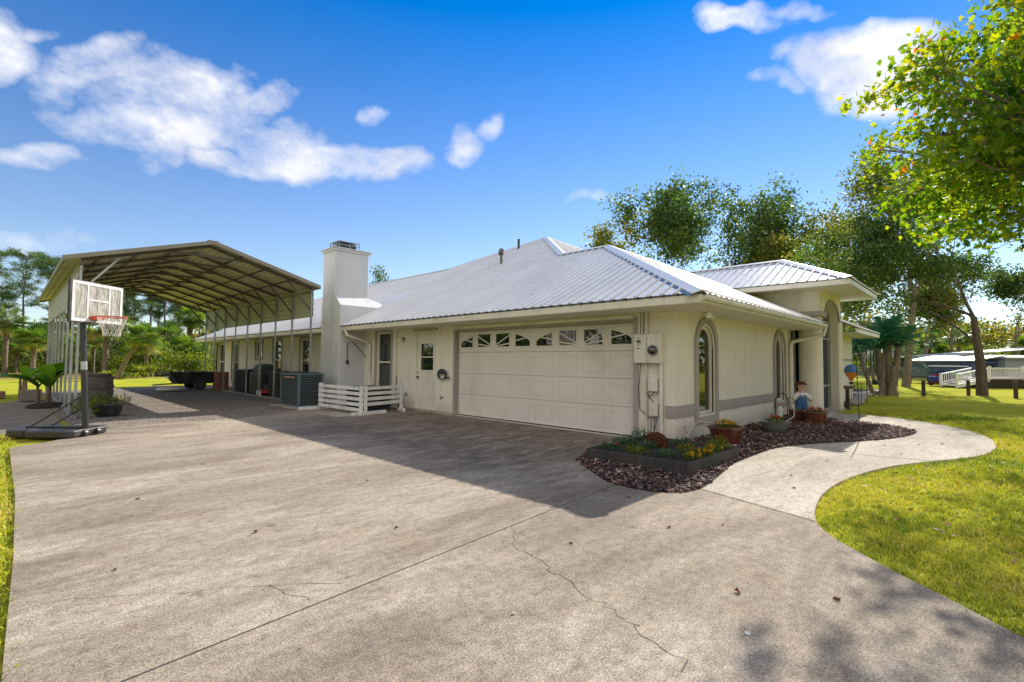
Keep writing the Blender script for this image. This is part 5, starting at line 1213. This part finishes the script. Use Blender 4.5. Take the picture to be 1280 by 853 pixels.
def limb(p, d, L, r, lv):
    if not inside(p): return
    n = 6 if lv > 1 else 4; pts = [p.copy()]; rad = [r]; q = p.copy(); dd = d.copy()
    for i in range(n):
        dd = (dd + Vector((rgm2.gauss(0, .10), rgm2.gauss(0, .10), rgm2.gauss(0, .07) + (.03 if lv else -.05)))).normalized(); q = q + dd * L / n
        if len(pts) > 1 and not inside(q, 1.02): break
        pts.append(q.copy()); rad.append(r * (1 - .6 * (i + 1) / n))
    mb.tube(pts, rad, 6 if lv > 1 else 4, cap=False)
    if lv == 0 or len(pts) < 4:
        tips.extend([(a, .8) for a in pts[1:] if inside(a, 1.03)]); return
    m_ = {3: 7, 2: 7, 1: 5}[lv]
    for j in range(m_):
        n_ = len(pts) - 1; s = pts[min(n_, 1 + (j * (n_ - 1)) // max(1, m_ - 1))] if lv > 1 else pts[min(n_, 1 + j)]
        a = rgm2.uniform(0, 6.28); t = rgm2.uniform(.4, .95); o = dd.orthogonal().normalized(); o.rotate(Matrix.Rotation(a, 3, dd)); nd = (dd * math.cos(t) + o * math.sin(t)); nd.z *= .6; nd.normalize()
        limb(s, nd, L * rgm2.uniform(.38, .58), max(.006, rad[-1] * .8), lv - 1)
for i in range(22):
    a = i * 2.4; z = 3.1 + i * .22; el = .10 + .03 * i; Ln = 5.4 - .12 * i
    s = Vector((-.1 + .01 * i, .2, z)); limb(s, Vector((math.cos(a), math.sin(a), el)), Ln * .75, .09 - .004 * i, 2)
# boughs reaching toward the house side, the ones in view
def toward(px, dep, z):
    p = at(px, dep + .4, z); q = mt_.location; return Vector((p.x - q.x, p.y - q.y, z))
for (px, dep, z, zs_) in ((1120, 8.6, 4.0, 3.3), (1150, 7.6, 4.9, 3.7), (1185, 9.2, 3.3, 2.9), (1180, 8.2, 5.9, 4.4), (1215, 7.4, 3.9, 3.2), (1140, 9.6, 5.2, 4.0), (1230, 9.6, 4.6, 3.4), (1130, 7.2, 6.0, 4.6), (1250, 8.4, 3.0, 2.9), (1255, 6.8, 5.2, 3.8), (1210, 10.4, 3.9, 3.2), (1160, 8.6, 6.8, 5.)):
    T = toward(px, dep, z); s = Vector((-.1, .2, zs_)); d = T - s; limb(s, d.normalized(), d.length * .86, .075, 2)
mb.build('trunk', 'bark', mt_, smooth=True)
ctr = np.array([0, 0, 5.])
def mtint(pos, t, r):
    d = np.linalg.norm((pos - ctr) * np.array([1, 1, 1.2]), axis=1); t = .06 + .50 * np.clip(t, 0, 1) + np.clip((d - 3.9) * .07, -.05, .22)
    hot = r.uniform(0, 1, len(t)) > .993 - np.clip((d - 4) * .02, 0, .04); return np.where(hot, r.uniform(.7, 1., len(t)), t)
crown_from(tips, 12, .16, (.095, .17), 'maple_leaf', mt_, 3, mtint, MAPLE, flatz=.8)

# --- big oak right, airy oak, group behind the house
oak('oak_tree', 'big dark oak with a thick straight trunk on the far lawn', 'tree', at(1227, 22.6), 0, 31, 10.8, .34, 1.15, 5.6, 'oak_leaf', 100, .34, (.10, .20), 4, 'dark_bark', kids=(3, 4), up=.28)
oak('oak_tree', 'tall airy oak with visible pale branches behind the multi trunk palm', 'tree', at(1132, 31), 1., 17, 14.6, .19, .85, 4.2, 'airy_leaf', 48, .36, (.12, .24), 4, kids=(3, 4), up=.35)
oak('oak_tree', 'slender airy tree leaning beside the tall airy oak', 'tree', at(1093, 35), 2., 23, 12.5, .13, .9, 4.0, 'airy_leaf', 34, .42, (.14, .26), 4, kids=(2, 4), up=.3)
for i, (px, dep, h, sd, lf, per, lb) in enumerate([
    (840, 44, 17.8, 41, 'oak_leaf', 85, 'full dark oak behind the garage roof peak'), (875, 47, 18.2, 42, 'oak_leaf', 70, 'dense oak just left of the gap above the porch roof'), (793, 46, 15.5, 43, 'airy_leaf', 60, 'thinner oak left of the dense pair behind the garage'),
    (752, 52, 14.2, 44, 'airy_leaf', 22, 'nearly bare small tree above the hip of the garage roof'), (930, 46, 17.6, 45, 'oak_leaf', 75, 'round topped oak above the left end of the porch roof'), (975, 45, 16.6, 46, 'oak_leaf', 80, 'wide oak above the porch roof peak'),
    (1015, 42, 14.5, 47, 'airy_leaf', 70, 'lower yellowish oak above the porch eave'), (1050, 48, 12.5, 48, 'oak_leaf', 70, 'low dark oak between the porch and the airy oak'), (516, 62, 12.3, 49, 'oak_leaf', 60, 'small tree top showing above the long roof ridge'),
    (1190, 52, 13., 50, 'oak_leaf', 80, 'dark oak far behind the big oak, to its left'), (1275, 56, 12.5, 51, 'oak_leaf', 80, 'dark oak far behind the big oak, to its right'), (1155, 52, 9.5, 53, 'airy_leaf', 70, 'yellowish low oak in the gap behind the golf cart')]):
    oak('oak_tree', lb, 'tree', at(px, dep), i * 1.3, sd, h, .17, .7 if h > 15 else .85, h * .27, lf, per * .62, .50, (.20, .38), 4, group='oaks behind the house', kids=(2, 4), up=.38)

# --- pines at left (one made, the rest copied)
def pine(seed, h=14.):
    rg = random.Random(seed); t = thing('pine_tree', 'x', 'tree', (0, 0, 0)); mb = MB(); tips = []
    tr_ = [Vector((0, 0, -.1))]; rr = [.17]
    for i in range(8): tr_.append(Vector((rg.gauss(0, .08) + tr_[-1].x, rg.gauss(0, .08) + tr_[-1].y, h * .95 * (i + 1) / 8))); rr.append(.17 * (1 - .8 * (i + 1) / 8))
    mb.tube(tr_, rr, 7, cap=False)
    for i in range(26):
        u = rg.uniform(.42, 1.) ** .8; z = h * .95 * u; k = min(7, int(u * 8)); s = tr_[k].lerp(tr_[k + 1], u * 8 - k) if k < 8 else tr_[8]; a = rg.uniform(0, 6.28)
        L = (1.0 - .45 * abs(u - .8) / .4) * rg.uniform(1.3, 2.6); pts = [s]; d = Vector((math.cos(a), math.sin(a), rg.uniform(-.1, .5)))
        for j in range(4): d = (d + Vector((rg.gauss(0, .2), rg.gauss(0, .2), .14))).normalized(); pts.append(pts[-1] + d * L / 4)
        mb.tube(pts, [.05, .04, .03, .02, .01], 4, cap=False)
        for j in (2, 3, 4):
            for q in range(3): tips.append((pts[j] + Vector((rg.gauss(0, .3), rg.gauss(0, .3), rg.gauss(0, .14))), 1.))
    mb.build('trunk', 'pine_bark', t, smooth=True)
    crown_from(tips, 58, .21, (.14, .30), 'pine_needle', t, seed, None, ([(-.5, 0, 0), (0, .09, .03), (.5, 0, 0), (0, -.09, .03)], [(0, 1, 2, 3)]), flatz=.55)
    return t
pp = [pine(61), pine(62, 12.5), pine(63, 15)]
pines = [(31, 56, .98, 'broad crowned pine standing free left of the carport'), (66, 55, 1.0, 'pine rising just behind the left eave of the carport'), (3, 70, .85, 'pine cut by the left edge of the photo, thin bare trunk'), (88, 62, .98, None), (112, 64, 1.05, 'pine with its top showing above the carport gable trim'),
         (137, 52, .8, None), (143, 66, .9, None), (158, 60, .9, None), (170, 70, .9, None), (187, 56, .95, None), (199, 66, .9, None), (207, 58, .9, None), (222, 64, .95, None), (236, 60, .9, None), (250, 68, .9, None), (262, 58, .9, None), (285, 66, .85, None), (315, 62, .75, None), (-15, 56, 1, None), (-40, 50, 1, None)]
for i, (px, dep, s, lb) in enumerate(pines):
    o = pp[i] if i < 3 else copy_tree(pp[i % 3])
    put(o, at(px, dep), i * 1.9, lb or 'slender pine among those seen in the wood under the carport roof', s); o['group'] = 'pines of the left wood' if lb else 'pines seen under the carport roof'
# --- sabal palms
def sabal(seed, h=3.2, lean=(0, 0)):
    rg = random.Random(seed); rn = np.random.default_rng(seed); t = thing('cabbage_palm', 'x', 'palm tree', (0, 0, 0))
    top = Vector((lean[0], lean[1], h)); mid = Vector((lean[0] * .4, lean[1] * .4, h * .5))
    MB().tube([(0, 0, -.1), mid * .5, mid, mid.lerp(top, .6), top], [.17, .135, .13, .135, .18], 10).build('trunk', 'palm_bark', t, smooth=True)
    V = []; F = []; T = []
    for i in range(58):
        a = rg.uniform(0, 6.28); el = math.asin(rg.uniform(-.72, .98)); L = rg.uniform(.45, .85)
        d = Vector((math.cos(a) * math.cos(el), math.sin(a) * math.cos(el), math.sin(el))); c = top + d * L; c.z -= .12 * L; sd = Vector((-math.sin(a), math.cos(a), 0)); n_ = d.cross(sd)
        tn = .9 if el < -.55 and rg.random() < .6 else rg.uniform(.0, .75)
        o = len(V); V += [top + sd * .02, top - sd * .02, c - sd * .01, c + sd * .01]; F.append((o, o + 1, o + 2, o + 3)); T += [tn] * 4
        for k in range(17):
            b = (k - 8) / 8 * 2.1; l = rg.uniform(.55, .8) * (1 - .12 * abs(b)); dr = (d * math.cos(b) + sd * math.sin(b)).normalized(); e1_ = c + dr * l * .55 + n_ * rg.uniform(-.03, .03); e2_ = c + dr * l + Vector((0, 0, -.22 * l)); wv = n_.cross(dr) * .035
            o = len(V); V += [c, e1_ + wv, e2_, e1_ - wv]; F.append((o, o + 1, o + 2, o + 3)); T += [min(1, max(0, tn + rg.uniform(-.12, .12)))] * 4
    mb = MB(); mb.add(V, F); o = mb.build('crown', 'palm_leaf', t); at_ = o.data.attributes.new('tint', 'FLOAT', 'POINT'); at_.data.foreach_set('value', T)
    return t
ps = [sabal(71, 2.7), sabal(72, 3.5), sabal(73, 1.9), sabal(74, 2.9, (1.5, -1.2))]
palms = [(43, 34, 0, 1.05, 'full cabbage palm on the left lawn beside the carport studs'), (148, 33, 3, 1.0, 'leaning cabbage palm seen beyond the barrel'), (184, 37, 0, .95, 'upright cabbage palm with orange trunk seen under the carport'), (8, 40, 1, .9, None), (22, 44, 0, 1.0, None), (60, 46, 1, 1., None), (90, 42, 2, 1.1, None),
         (118, 44, 1, 1.0, None), (133, 40, 0, 1.1, None), (165, 45, 1, 1.0, None), (200, 46, 1, 1., None), (212, 50, 0, 1.2, None), (227, 48, 2, 1.4, None), (238, 54, 1, 1.2, None), (250, 46, 0, 1., None), (-20, 42, 1, 1.1, None), (-50, 38, 0, 1.2, None), (175, 54, 1, 1.15, None), (75, 54, 1, 1.1, None), (30, 55, 1, 1.15, None), (108, 56, 1, 1.2, None), (265, 60, 1, 1.1, None),
         (1062, 52, 0, .9, None), (1080, 56, 1, .9, None), (1120, 58, 1, 1., None), (1140, 55, 0, 1., None), (1163, 60, 1, 1., None), (1181, 58, 0, 1.1, None), (1200, 56, 1, .9, None), (1215, 62, 1, 1., None), (1250, 60, 1, 1., None), (1280, 58, 0, 1.1, None), (1330, 50, 1, 1, None)]
used = set()
for i, (px, dep, k, s, lb) in enumerate(palms):
    o = ps[k] if k not in used else copy_tree(ps[k]); used.add(k); rt = px > 600
    put(o, at(px, dep), (-.25 if k == 3 else i * 1.7), lb or ('cabbage palm in the belt of palms beyond the far fence' if rt else 'cabbage palm in the dense belt of palms at the edge of the left wood'), s * (1 if lb else (.72, 1.2, .95, 1.4, .82)[i % 5]))
    if not lb: o['group'] = 'palms beyond the far fence' if rt else 'palms along the left wood'
if 2 not in used: pass
# --- multi trunk cycad-like palm
cy = thing('multi_trunk_palm', 'blue green feather palm with a clump of thick trunks at the end of the house', 'palm tree', at(1109, 22.3))
rg = random.Random(12); heads = []
for (x, y, lx, ly, h, r) in ((-.18, 0, -.35, .1, 2.1, .13), (.08, .1, .1, .1, 2.4, .17), (.20, -.1, .45, 0, 2.2, .13), (.0, .3, .05, .5, 2.1, .12), (-.03, -.2, 0, -.3, 1.3, .10)):
    a = RGT * x + FWD * y; b = RGT * (x + lx * .6) + FWD * (y + ly * .6); top = Vector((b.x, b.y, h)); m1 = Vector((a.x, a.y, 0)).lerp(top, .5) + Vector((rg.gauss(0, .04), rg.gauss(0, .04), 0))
    MB().tube([(a.x * 1.15, a.y * 1.15, -.1), (a.x, a.y, .25), m1, top], [r * 1.5, r * 1.05, r * .95, r], 12).build('trunk', 'palm_bark', cy, smooth=True); heads.append(top)
V = []; F = []; T = []
for hd_ in heads[:4]:
    for i in range(22):
        a = rg.uniform(0, 6.28); el = rg.uniform(.0, 1.25); L = rg.uniform(2.1, 2.9); d = Vector((math.cos(a) * math.cos(el), math.sin(a) * math.cos(el), math.sin(el))); sd = Vector((-math.sin(a), math.cos(a), 0)); tn = rg.uniform(0, 1); prev = hd_
        for s in range(16):
            u = (s + 1) / 16; c = hd_ + d * L * u + Vector((0, 0, -.50 * L * u * u)); ln = .30 * math.sin(math.pi * min(1, .15 + u * .82)) * 1.3 + .04
            o = len(V); V += [prev + sd * .012, prev - sd * .012, c - sd * .01, c + sd * .01]; F.append((o, o + 1, o + 2, o + 3)); T += [tn] * 4
            for sg in (-1, 1):
                for h_ in (0, .5):
                    q = prev.lerp(c, h_); e_ = q + (sd * sg + d * .55).normalized() * ln + Vector((0, 0, -.05)); w_ = d * .022; o = len(V); V += [q - w_, q + w_, e_]; F.append((o, o + 1, o + 2)); T += [tn] * 3
            prev = c
mb = MB(); mb.add(V, F); o = mb.build('fronds', 'cycad_leaf', cy); at_ = o.data.attributes.new('tint', 'FLOAT', 'POINT'); at_.data.foreach_set('value', T)
# slim curved trunk beside it
ct = thing('slim_tree', 'slim leaning bare trunk with a small dark crown left of the feather palm', 'tree', at(1092, 21.6), az); mb = MB()
mb.tube([(.02, 0, -.1), (-.25, 0, .7), (-.45, .1, 1.5), (-.62, .1, 2.1)], [.09, .08, .07, .06], 8).build('trunk', 'bark', ct, smooth=True)
crown_from([(Vector((-.62 + rg.gauss(0, .35), rg.gauss(0, .3), 2.25 + rg.gauss(0, .18))), 1.) for _ in range(16)], 40, .14, (.10, .2), 'cycad_leaf', ct, 5)
ct2 = MB().tube([(0, 0, -.1), (.14, 0, .5), (.20, 0, 1.1), (.18, 0, 1.9)], [.09, .075, .07, .06], 8).build('bare_stem', 'bark', smooth=True); ct2.location = at(1099, 21.9); ct2.rotation_euler.z = az; tag(ct2, 'short bare curved stem between the slim tree and the feather palm', 'tree stem')
# --- bushes
def bush(label, loc, r, h, leafm, n, seed, group=None, size=(.10, .2)):
    t = thing('bush', label, 'bush', loc, 0, group); rn = np.random.default_rng(seed); c = rn.normal(0, 1, (26, 3)) * np.array([r * .45, r * .45, h * .22]) + np.array([0, 0, h * .5]); c[:, 2] = np.abs(c[:, 2])
    mb = MB()
    for q in c[:12]: mb.tube([(0, 0, 0), tuple(q * .5), tuple(q)], [.03, .02, .01], 5, cap=False)
    mb.build('stems', 'bark', t); crown_from([(Vector(q), 1.) for q in c], n, r * .17, size, leafm, t, seed, name='foliage'); return t
bush('bright yellow green rounded bush near the far end of the house', at(240, 41), 2.2, 2.2, 'bush_leaf', 130, 1, size=(.12, .24))
bush('low green bush at the foot of the upright palm', at(184, 36.3), .9, .9, 'bush_leaf', 60, 2)
bush('low green bush at the foot of the leaning palm', at(147, 33.5), .7, .5, 'bush_leaf', 50, 3)
bush('yellow green shrub below the leaning palm crown', at(168, 41), 1.8, 2.6, 'bush_leaf', 80, 4, size=(.14, .3)); bush('yellow green shrub right of the upright palm', at(203, 42), 1.9, 3.0, 'bush_leaf', 80, 5, size=(.14, .3))
# --- undergrowth and distant wood, uncountable masses
def mass(name, label, arcs, mat, n, zmax, size, seed, clump=260):
    rn = np.random.default_rng(seed); P = []
    for (px0, px1, d0, d1) in arcs:
        m_ = int(clump * abs(px1 - px0) / 300) + 4
        for _ in range(m_):
            px = rn.uniform(px0, px1); dep = rn.uniform(d0, d1); q = at(px, dep); P.append((q.x, q.y, rn.uniform(0, 1) ** 1.6 * zmax))
    P = np.array(P); k = n // len(P); C_ = np.repeat(P, k, 0); N = len(C_)
    pos = C_ + rn.normal(0, 1, (N, 3)) * np.array([.9, .9, .55]) * (zmax / 3) ** .5; pos[:, 2] = np.abs(pos[:, 2])
    t = np.repeat(rn.uniform(0, 1, len(P)), k) + rn.normal(0, .12, N)
    return tag(scatter(name, *LEAF, pos, rot_random(N, rn), rn.uniform(*size, N), np.clip(t, 0, 1), mat), label, kind='stuff')
mass('undergrowth', 'bright mixed undergrowth below the palms of the left wood', [(-120, 270, 46, 62)], 'bush_leaf', 26000, 1.3, (.16, .36), 1, 170)
mass('undergrowth', 'dark palmetto undergrowth deep in the left wood', [(-120, 270, 50, 66)], 'oak_leaf', 50000, 3.0, (.2, .4), 11, 260)
mass('undergrowth', 'mixed undergrowth beyond the far fence on the right', [(1030, 1420, 58, 72)], 'bush_leaf', 24000, 1.8, (.2, .42), 2, 150)
mass('undergrowth', 'dark undergrowth deep in the right wood', [(1030, 1420, 62, 76)], 'oak_leaf', 40000, 3.6, (.25, .45), 12, 220)
mass('distant_woods', 'dark wood closing the view on the left', [(-200, 330, 66, 82)], 'airy_leaf', 60000, 4.6, (.35, .7), 3, 260)
mass('distant_woods', 'wood closing the view on the right', [(1000, 1500, 74, 92)], 'airy_leaf', 70000, 8.0, (.35, .75), 4, 300)
mass('distant_woods', 'low wood hidden mostly by the house', [(330, 1000, 80, 95)], 'oak_leaf', 40000, 6., (.5, .9), 5, 200)
# wood beyond the right edge of the frame, mirrored in the arched windows
def ring(name, label, cx_, cy_, rad, a0, a1, mat, n, zmax, seed):
    rn = np.random.default_rng(seed); m_ = 150; a = rn.uniform(R(a0), R(a1), m_); r = rn.uniform(rad, rad + 12, m_); P = np.stack([cx_ + r * np.cos(a), cy_ + r * np.sin(a), rn.uniform(0, 1, m_) ** 1.1 * zmax], 1); k = n // m_
    C_ = np.repeat(P, k, 0); N = len(C_); pos = C_ + rn.normal(0, 1, (N, 3)) * np.array([2., 2., 1.3]); pos[:, 2] = np.abs(pos[:, 2]); t = np.repeat(rn.uniform(0, 1, m_), k) + rn.normal(0, .1, N)
    return tag(scatter(name, *LEAF, pos, rot_random(N, rn), rn.uniform(.6, 1.1, N), np.clip(t, 0, 1), mat), label, kind='stuff')
ring('distant_woods', 'wood across the lawn on the sunny side', 0, 0, 60, -75, -22, 'airy_leaf', 26000, 9, 7)
ring('distant_woods', 'wood across the road', -8, -4, 55, 93, 285, 'oak_leaf', 40000, 10, 8)

# ================================================================== CAMERA, LIGHT, SKY
cam = bpy.data.cameras.new('camera'); co = bpy.data.objects.new('camera', cam); COL.objects.link(co)
M = Matrix(((RT.x, UP.x, BK.x, CAM.x), (RT.y, UP.y, BK.y, CAM.y), (RT.z, UP.z, BK.z, CAM.z), (0, 0, 0, 1)))
loc, rot, _s = M.decompose(); co.location = loc; co.rotation_euler = rot.to_euler()
cam.sensor_width = 36; cam.lens = 36 * 611 / 1280; cam.clip_start = .05; cam.clip_end = 2000; sc.camera = co
sd_ = Vector((3.48, .43, 2.45)).normalized()
sun = bpy.data.lights.new('sun', 'SUN'); so = bpy.data.objects.new('sun', sun); COL.objects.link(so)
sun.energy = 4.9; sun.angle = R(.55); sun.color = (1., .925, .82); so.rotation_euler = (-sd_).to_track_quat('-Z', 'Y').to_euler(); so.location = (20, 3, 30)
CLOUD_FILL = 6.6
w = bpy.data.worlds.new('World'); sc.world = w; w.use_nodes = True; nt = NT(w.node_tree); bg = nt.n['Background']
sky = nt.node('ShaderNodeTexSky', sky_type='NISHITA'); sky.sun_disc = False; sky.sun_elevation = math.asin(sd_.z); sky.sun_rotation = math.atan2(sd_.x, sd_.y)
sky.air_density = 1.; sky.dust_density = .0; sky.ozone_density = 3.; sky.altitude = 0
tc = nt.node('ShaderNodeTexCoord'); sp_ = nt.node('ShaderNodeSeparateXYZ'); nt.l.new(tc.outputs['Generated'], sp_.inputs[0])
X_, Y_, Z_ = sp_.outputs
hsv = nt.node('ShaderNodeHueSaturation', i_Saturation=nt.math('MINIMUM', nt.math('MULTIPLY_ADD', Z_, .95, .85), 1.7), i_Value=nt.math('MULTIPLY_ADD', nt.math('MINIMUM', Z_, .8), .28, .84), i_Hue=.508, i_Color=sky.outputs[0])
u = nt.math('ARCTAN2', Y_, X_); hyp = nt.math('SQRT', nt.math('ADD', nt.math('MULTIPLY', X_, X_), nt.math('MULTIPLY', Y_, Y_))); v = nt.math('ARCTAN2', Z_, hyp)
Rm = M.to_3x3()
def azel(px, py):
    d = Rm @ Vector(((px - 640) / 611, -(py - 426.5) / 611, -1)); return math.atan2(d.y, d.x), math.atan2(d.z, math.hypot(d.x, d.y)), d.length
clouds = [(230, 165, 110, 34, .8), (150, 95, 80, 26, .75), (12, 50, 62, 48, 1), (75, 32, 30, 12, .6), (140, 70, 52, 22, .8), (100, 105, 34, 30, .5), (195, 125, 62, 36, .8), (255, 128, 95, 42, 1.1), (325, 118, 52, 20, .9), (290, 165, 60, 30, .9), (345, 180, 62, 36, 1), (400, 203, 105, 26, 1.1), (470, 205, 60, 22, 1), (285, 205, 50, 16, 1), (65, 196, 42, 15, .75), (180, 205, 26, 12, .4), (575, 175, 22, 20, .7), (605, 160, 16, 12, .4), (455, 142, 9, 7, .2),
          (925, 14, 62, 22, 1), (970, 2, 50, 12, .7), (1070, 72, 85, 44, 1.2), (1120, 60, 80, 44, 1.2), (1000, 98, 36, 14, .7), (1095, 110, 70, 32, .9), (785, 257, 18, 8, .45), (727, 243, 26, 8, .35), (1200, 200, 70, 30, .4), (30, 300, 90, 12, .2), (1180, 150, 60, 40, .6)]

# unseen bright cloud bank added behind the camera to lift the shaded walls
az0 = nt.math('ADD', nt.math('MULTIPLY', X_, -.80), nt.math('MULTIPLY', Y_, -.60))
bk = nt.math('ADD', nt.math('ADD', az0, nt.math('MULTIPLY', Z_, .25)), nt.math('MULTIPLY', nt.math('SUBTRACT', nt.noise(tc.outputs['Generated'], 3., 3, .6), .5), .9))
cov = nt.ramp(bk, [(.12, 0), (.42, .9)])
col = nt.mix(cov, hsv.outputs[0], (CLOUD_FILL * 1.04, CLOUD_FILL * .98, CLOUD_FILL * .90)); nt.l.new(col, bg.inputs[0]); bg.inputs[1].default_value = .125
w.cycles.sampling_method = 'MANUAL'; w.cycles.sample_map_resolution = 512
# clouds in view: a far cloud layer meshed on a dome, its density stored per vertex
def vnoise(x, y, seed):
    r = np.random.default_rng(seed).uniform(0, 1, (64, 64)); xi = np.floor(x).astype(int); yi = np.floor(y).astype(int); fx = x - xi; fy = y - yi
    fx = fx * fx * (3 - 2 * fx); fy = fy * fy * (3 - 2 * fy); g = lambda i, j: r[(xi + i) % 64, (yi + j) % 64]
    return (g(0, 0) * (1 - fx) + g(1, 0) * fx) * (1 - fy) + (g(0, 1) * (1 - fx) + g(1, 1) * fx) * fy
def fbm(x, y, o, seed, gain=.55):
    s = 0; a = 1; t = 0
    for i in range(o): s = s + a * vnoise(x * 2 ** i + 7.3 * i, y * 2 ** i + 3.1 * i, seed + i); t += a; a *= gain
    return s / t
NA, NE = 1500, 640
azs = np.linspace(-.12, 1.72, NA); els = np.linspace(.02, .80, NE); A, E_ = np.meshgrid(azs, els)
wa = fbm(A * 7, E_ * 9, 4, 50) - .5; wb = fbm(A * 7 + 20, E_ * 9, 4, 60) - .5
A2 = A + wa * .13; E2 = E_ + wb * .08; acc = np.full(A.shape, -9.)
for (px, py, rx, ry, k) in clouds:
    a, e, L = azel(px, py); a1, e1_, _ = azel(px + rx, py); a2, e2_, _ = azel(px, py - ry)
    su = abs(a1 - a); sv = abs(e2_ - e); sh_ = (e1_ - e) / (a1 - a); du = A2 - a; dv = E2 - e - du * sh_
    acc = np.maximum(acc, k * (1.2 - (du / su) ** 2 - (dv / sv) ** 2))
fb = fbm(A * 11, E_ * 17, 8, 70, .64); den = np.minimum(acc, .8) + (fb - .5) * 2.4
dens = np.clip((den + .22) / 1.45, 0, 1); dens = dens ** 1.15 * .97; dens[(acc < -1.5)] = 0
shade = fbm(A * 9 + 5, E_ * 13, 5, 90)
RC = 1150.; idx = -np.ones(A.shape, int)
keepf = (dens[:-1, :-1] + dens[1:, :-1] + dens[:-1, 1:] + dens[1:, 1:]) > .01
use = np.zeros(A.shape, bool); use[:-1, :-1] |= keepf; use[1:, :-1] |= keepf; use[:-1, 1:] |= keepf; use[1:, 1:] |= keepf
idx[use] = np.arange(use.sum()); Vc = np.stack([CAM.x + RC * np.cos(E_) * np.cos(A), CAM.y + RC * np.cos(E_) * np.sin(A), RC * np.sin(E_)], -1)[use]
Fc = np.stack([idx[:-1, :-1][keepf], idx[:-1, 1:][keepf], idx[1:, 1:][keepf], idx[1:, :-1][keepf]], 1)
me = bpy.data.meshes.new('clouds'); me.vertices.add(len(Vc)); me.vertices.foreach_set('co', Vc.astype(np.float32).ravel()); me.loops.add(Fc.size); me.loops.foreach_set('vertex_index', Fc.astype(np.int32).ravel())
me.polygons.add(len(Fc)); me.polygons.foreach_set('loop_start', np.arange(0, Fc.size, 4, dtype=np.int32)); me.polygons.foreach_set('loop_total', np.full(len(Fc), 4, np.int32))
for nm, arr in (('cloud_cover', dens), ('tone', shade)):
    q = me.attributes.new(nm, 'FLOAT', 'POINT'); q.data.foreach_set('value', arr[use].astype(np.float32))
me.update(calc_edges=True); cm = bpy.data.materials.new('cloud'); cm.use_nodes = True; ct_ = NT(cm.node_tree); ct_.n.remove(ct_.n['Principled BSDF'])
d_ = ct_.node('ShaderNodeAttribute', attribute_name='cloud_cover').outputs['Fac']; s_ = ct_.node('ShaderNodeAttribute', attribute_name='tone').outputs['Fac']
em = ct_.node('ShaderNodeEmission', i_Strength=1.); ct_.l.new(ct_.ramp(s_, [(.3, (.55, .57, .64)), (.62, (.77, .76, .77))]), em.inputs[0])
mx = ct_.node('ShaderNodeMixShader'); ct_.l.new(d_, mx.inputs[0]); ct_.l.new(ct_.node('ShaderNodeBsdfTransparent').outputs[0], mx.inputs[1]); ct_.l.new(em.outputs[0], mx.inputs[2]); ct_.l.new(mx.outputs[0], ct_.n['Material Output'].inputs[0])
cm.cycles.emission_sampling = 'NONE'
me.materials.append(cm); oc = bpy.data.objects.new('clouds', me); COL.objects.link(oc); tag(oc, 'white fair weather clouds drifting in the blue sky', kind='stuff')
sc.render.engine = 'CYCLES'
sc.view_settings.view_transform = 'Standard'; sc.view_settings.look = 'None'; sc.view_settings.gamma = 1; sc.view_settings.exposure = .55
sc.cycles.max_bounces = 5; sc.cycles.transparent_max_bounces = 8; sc.cycles.diffuse_bounces = 3; sc.cycles.glossy_bounces = 3
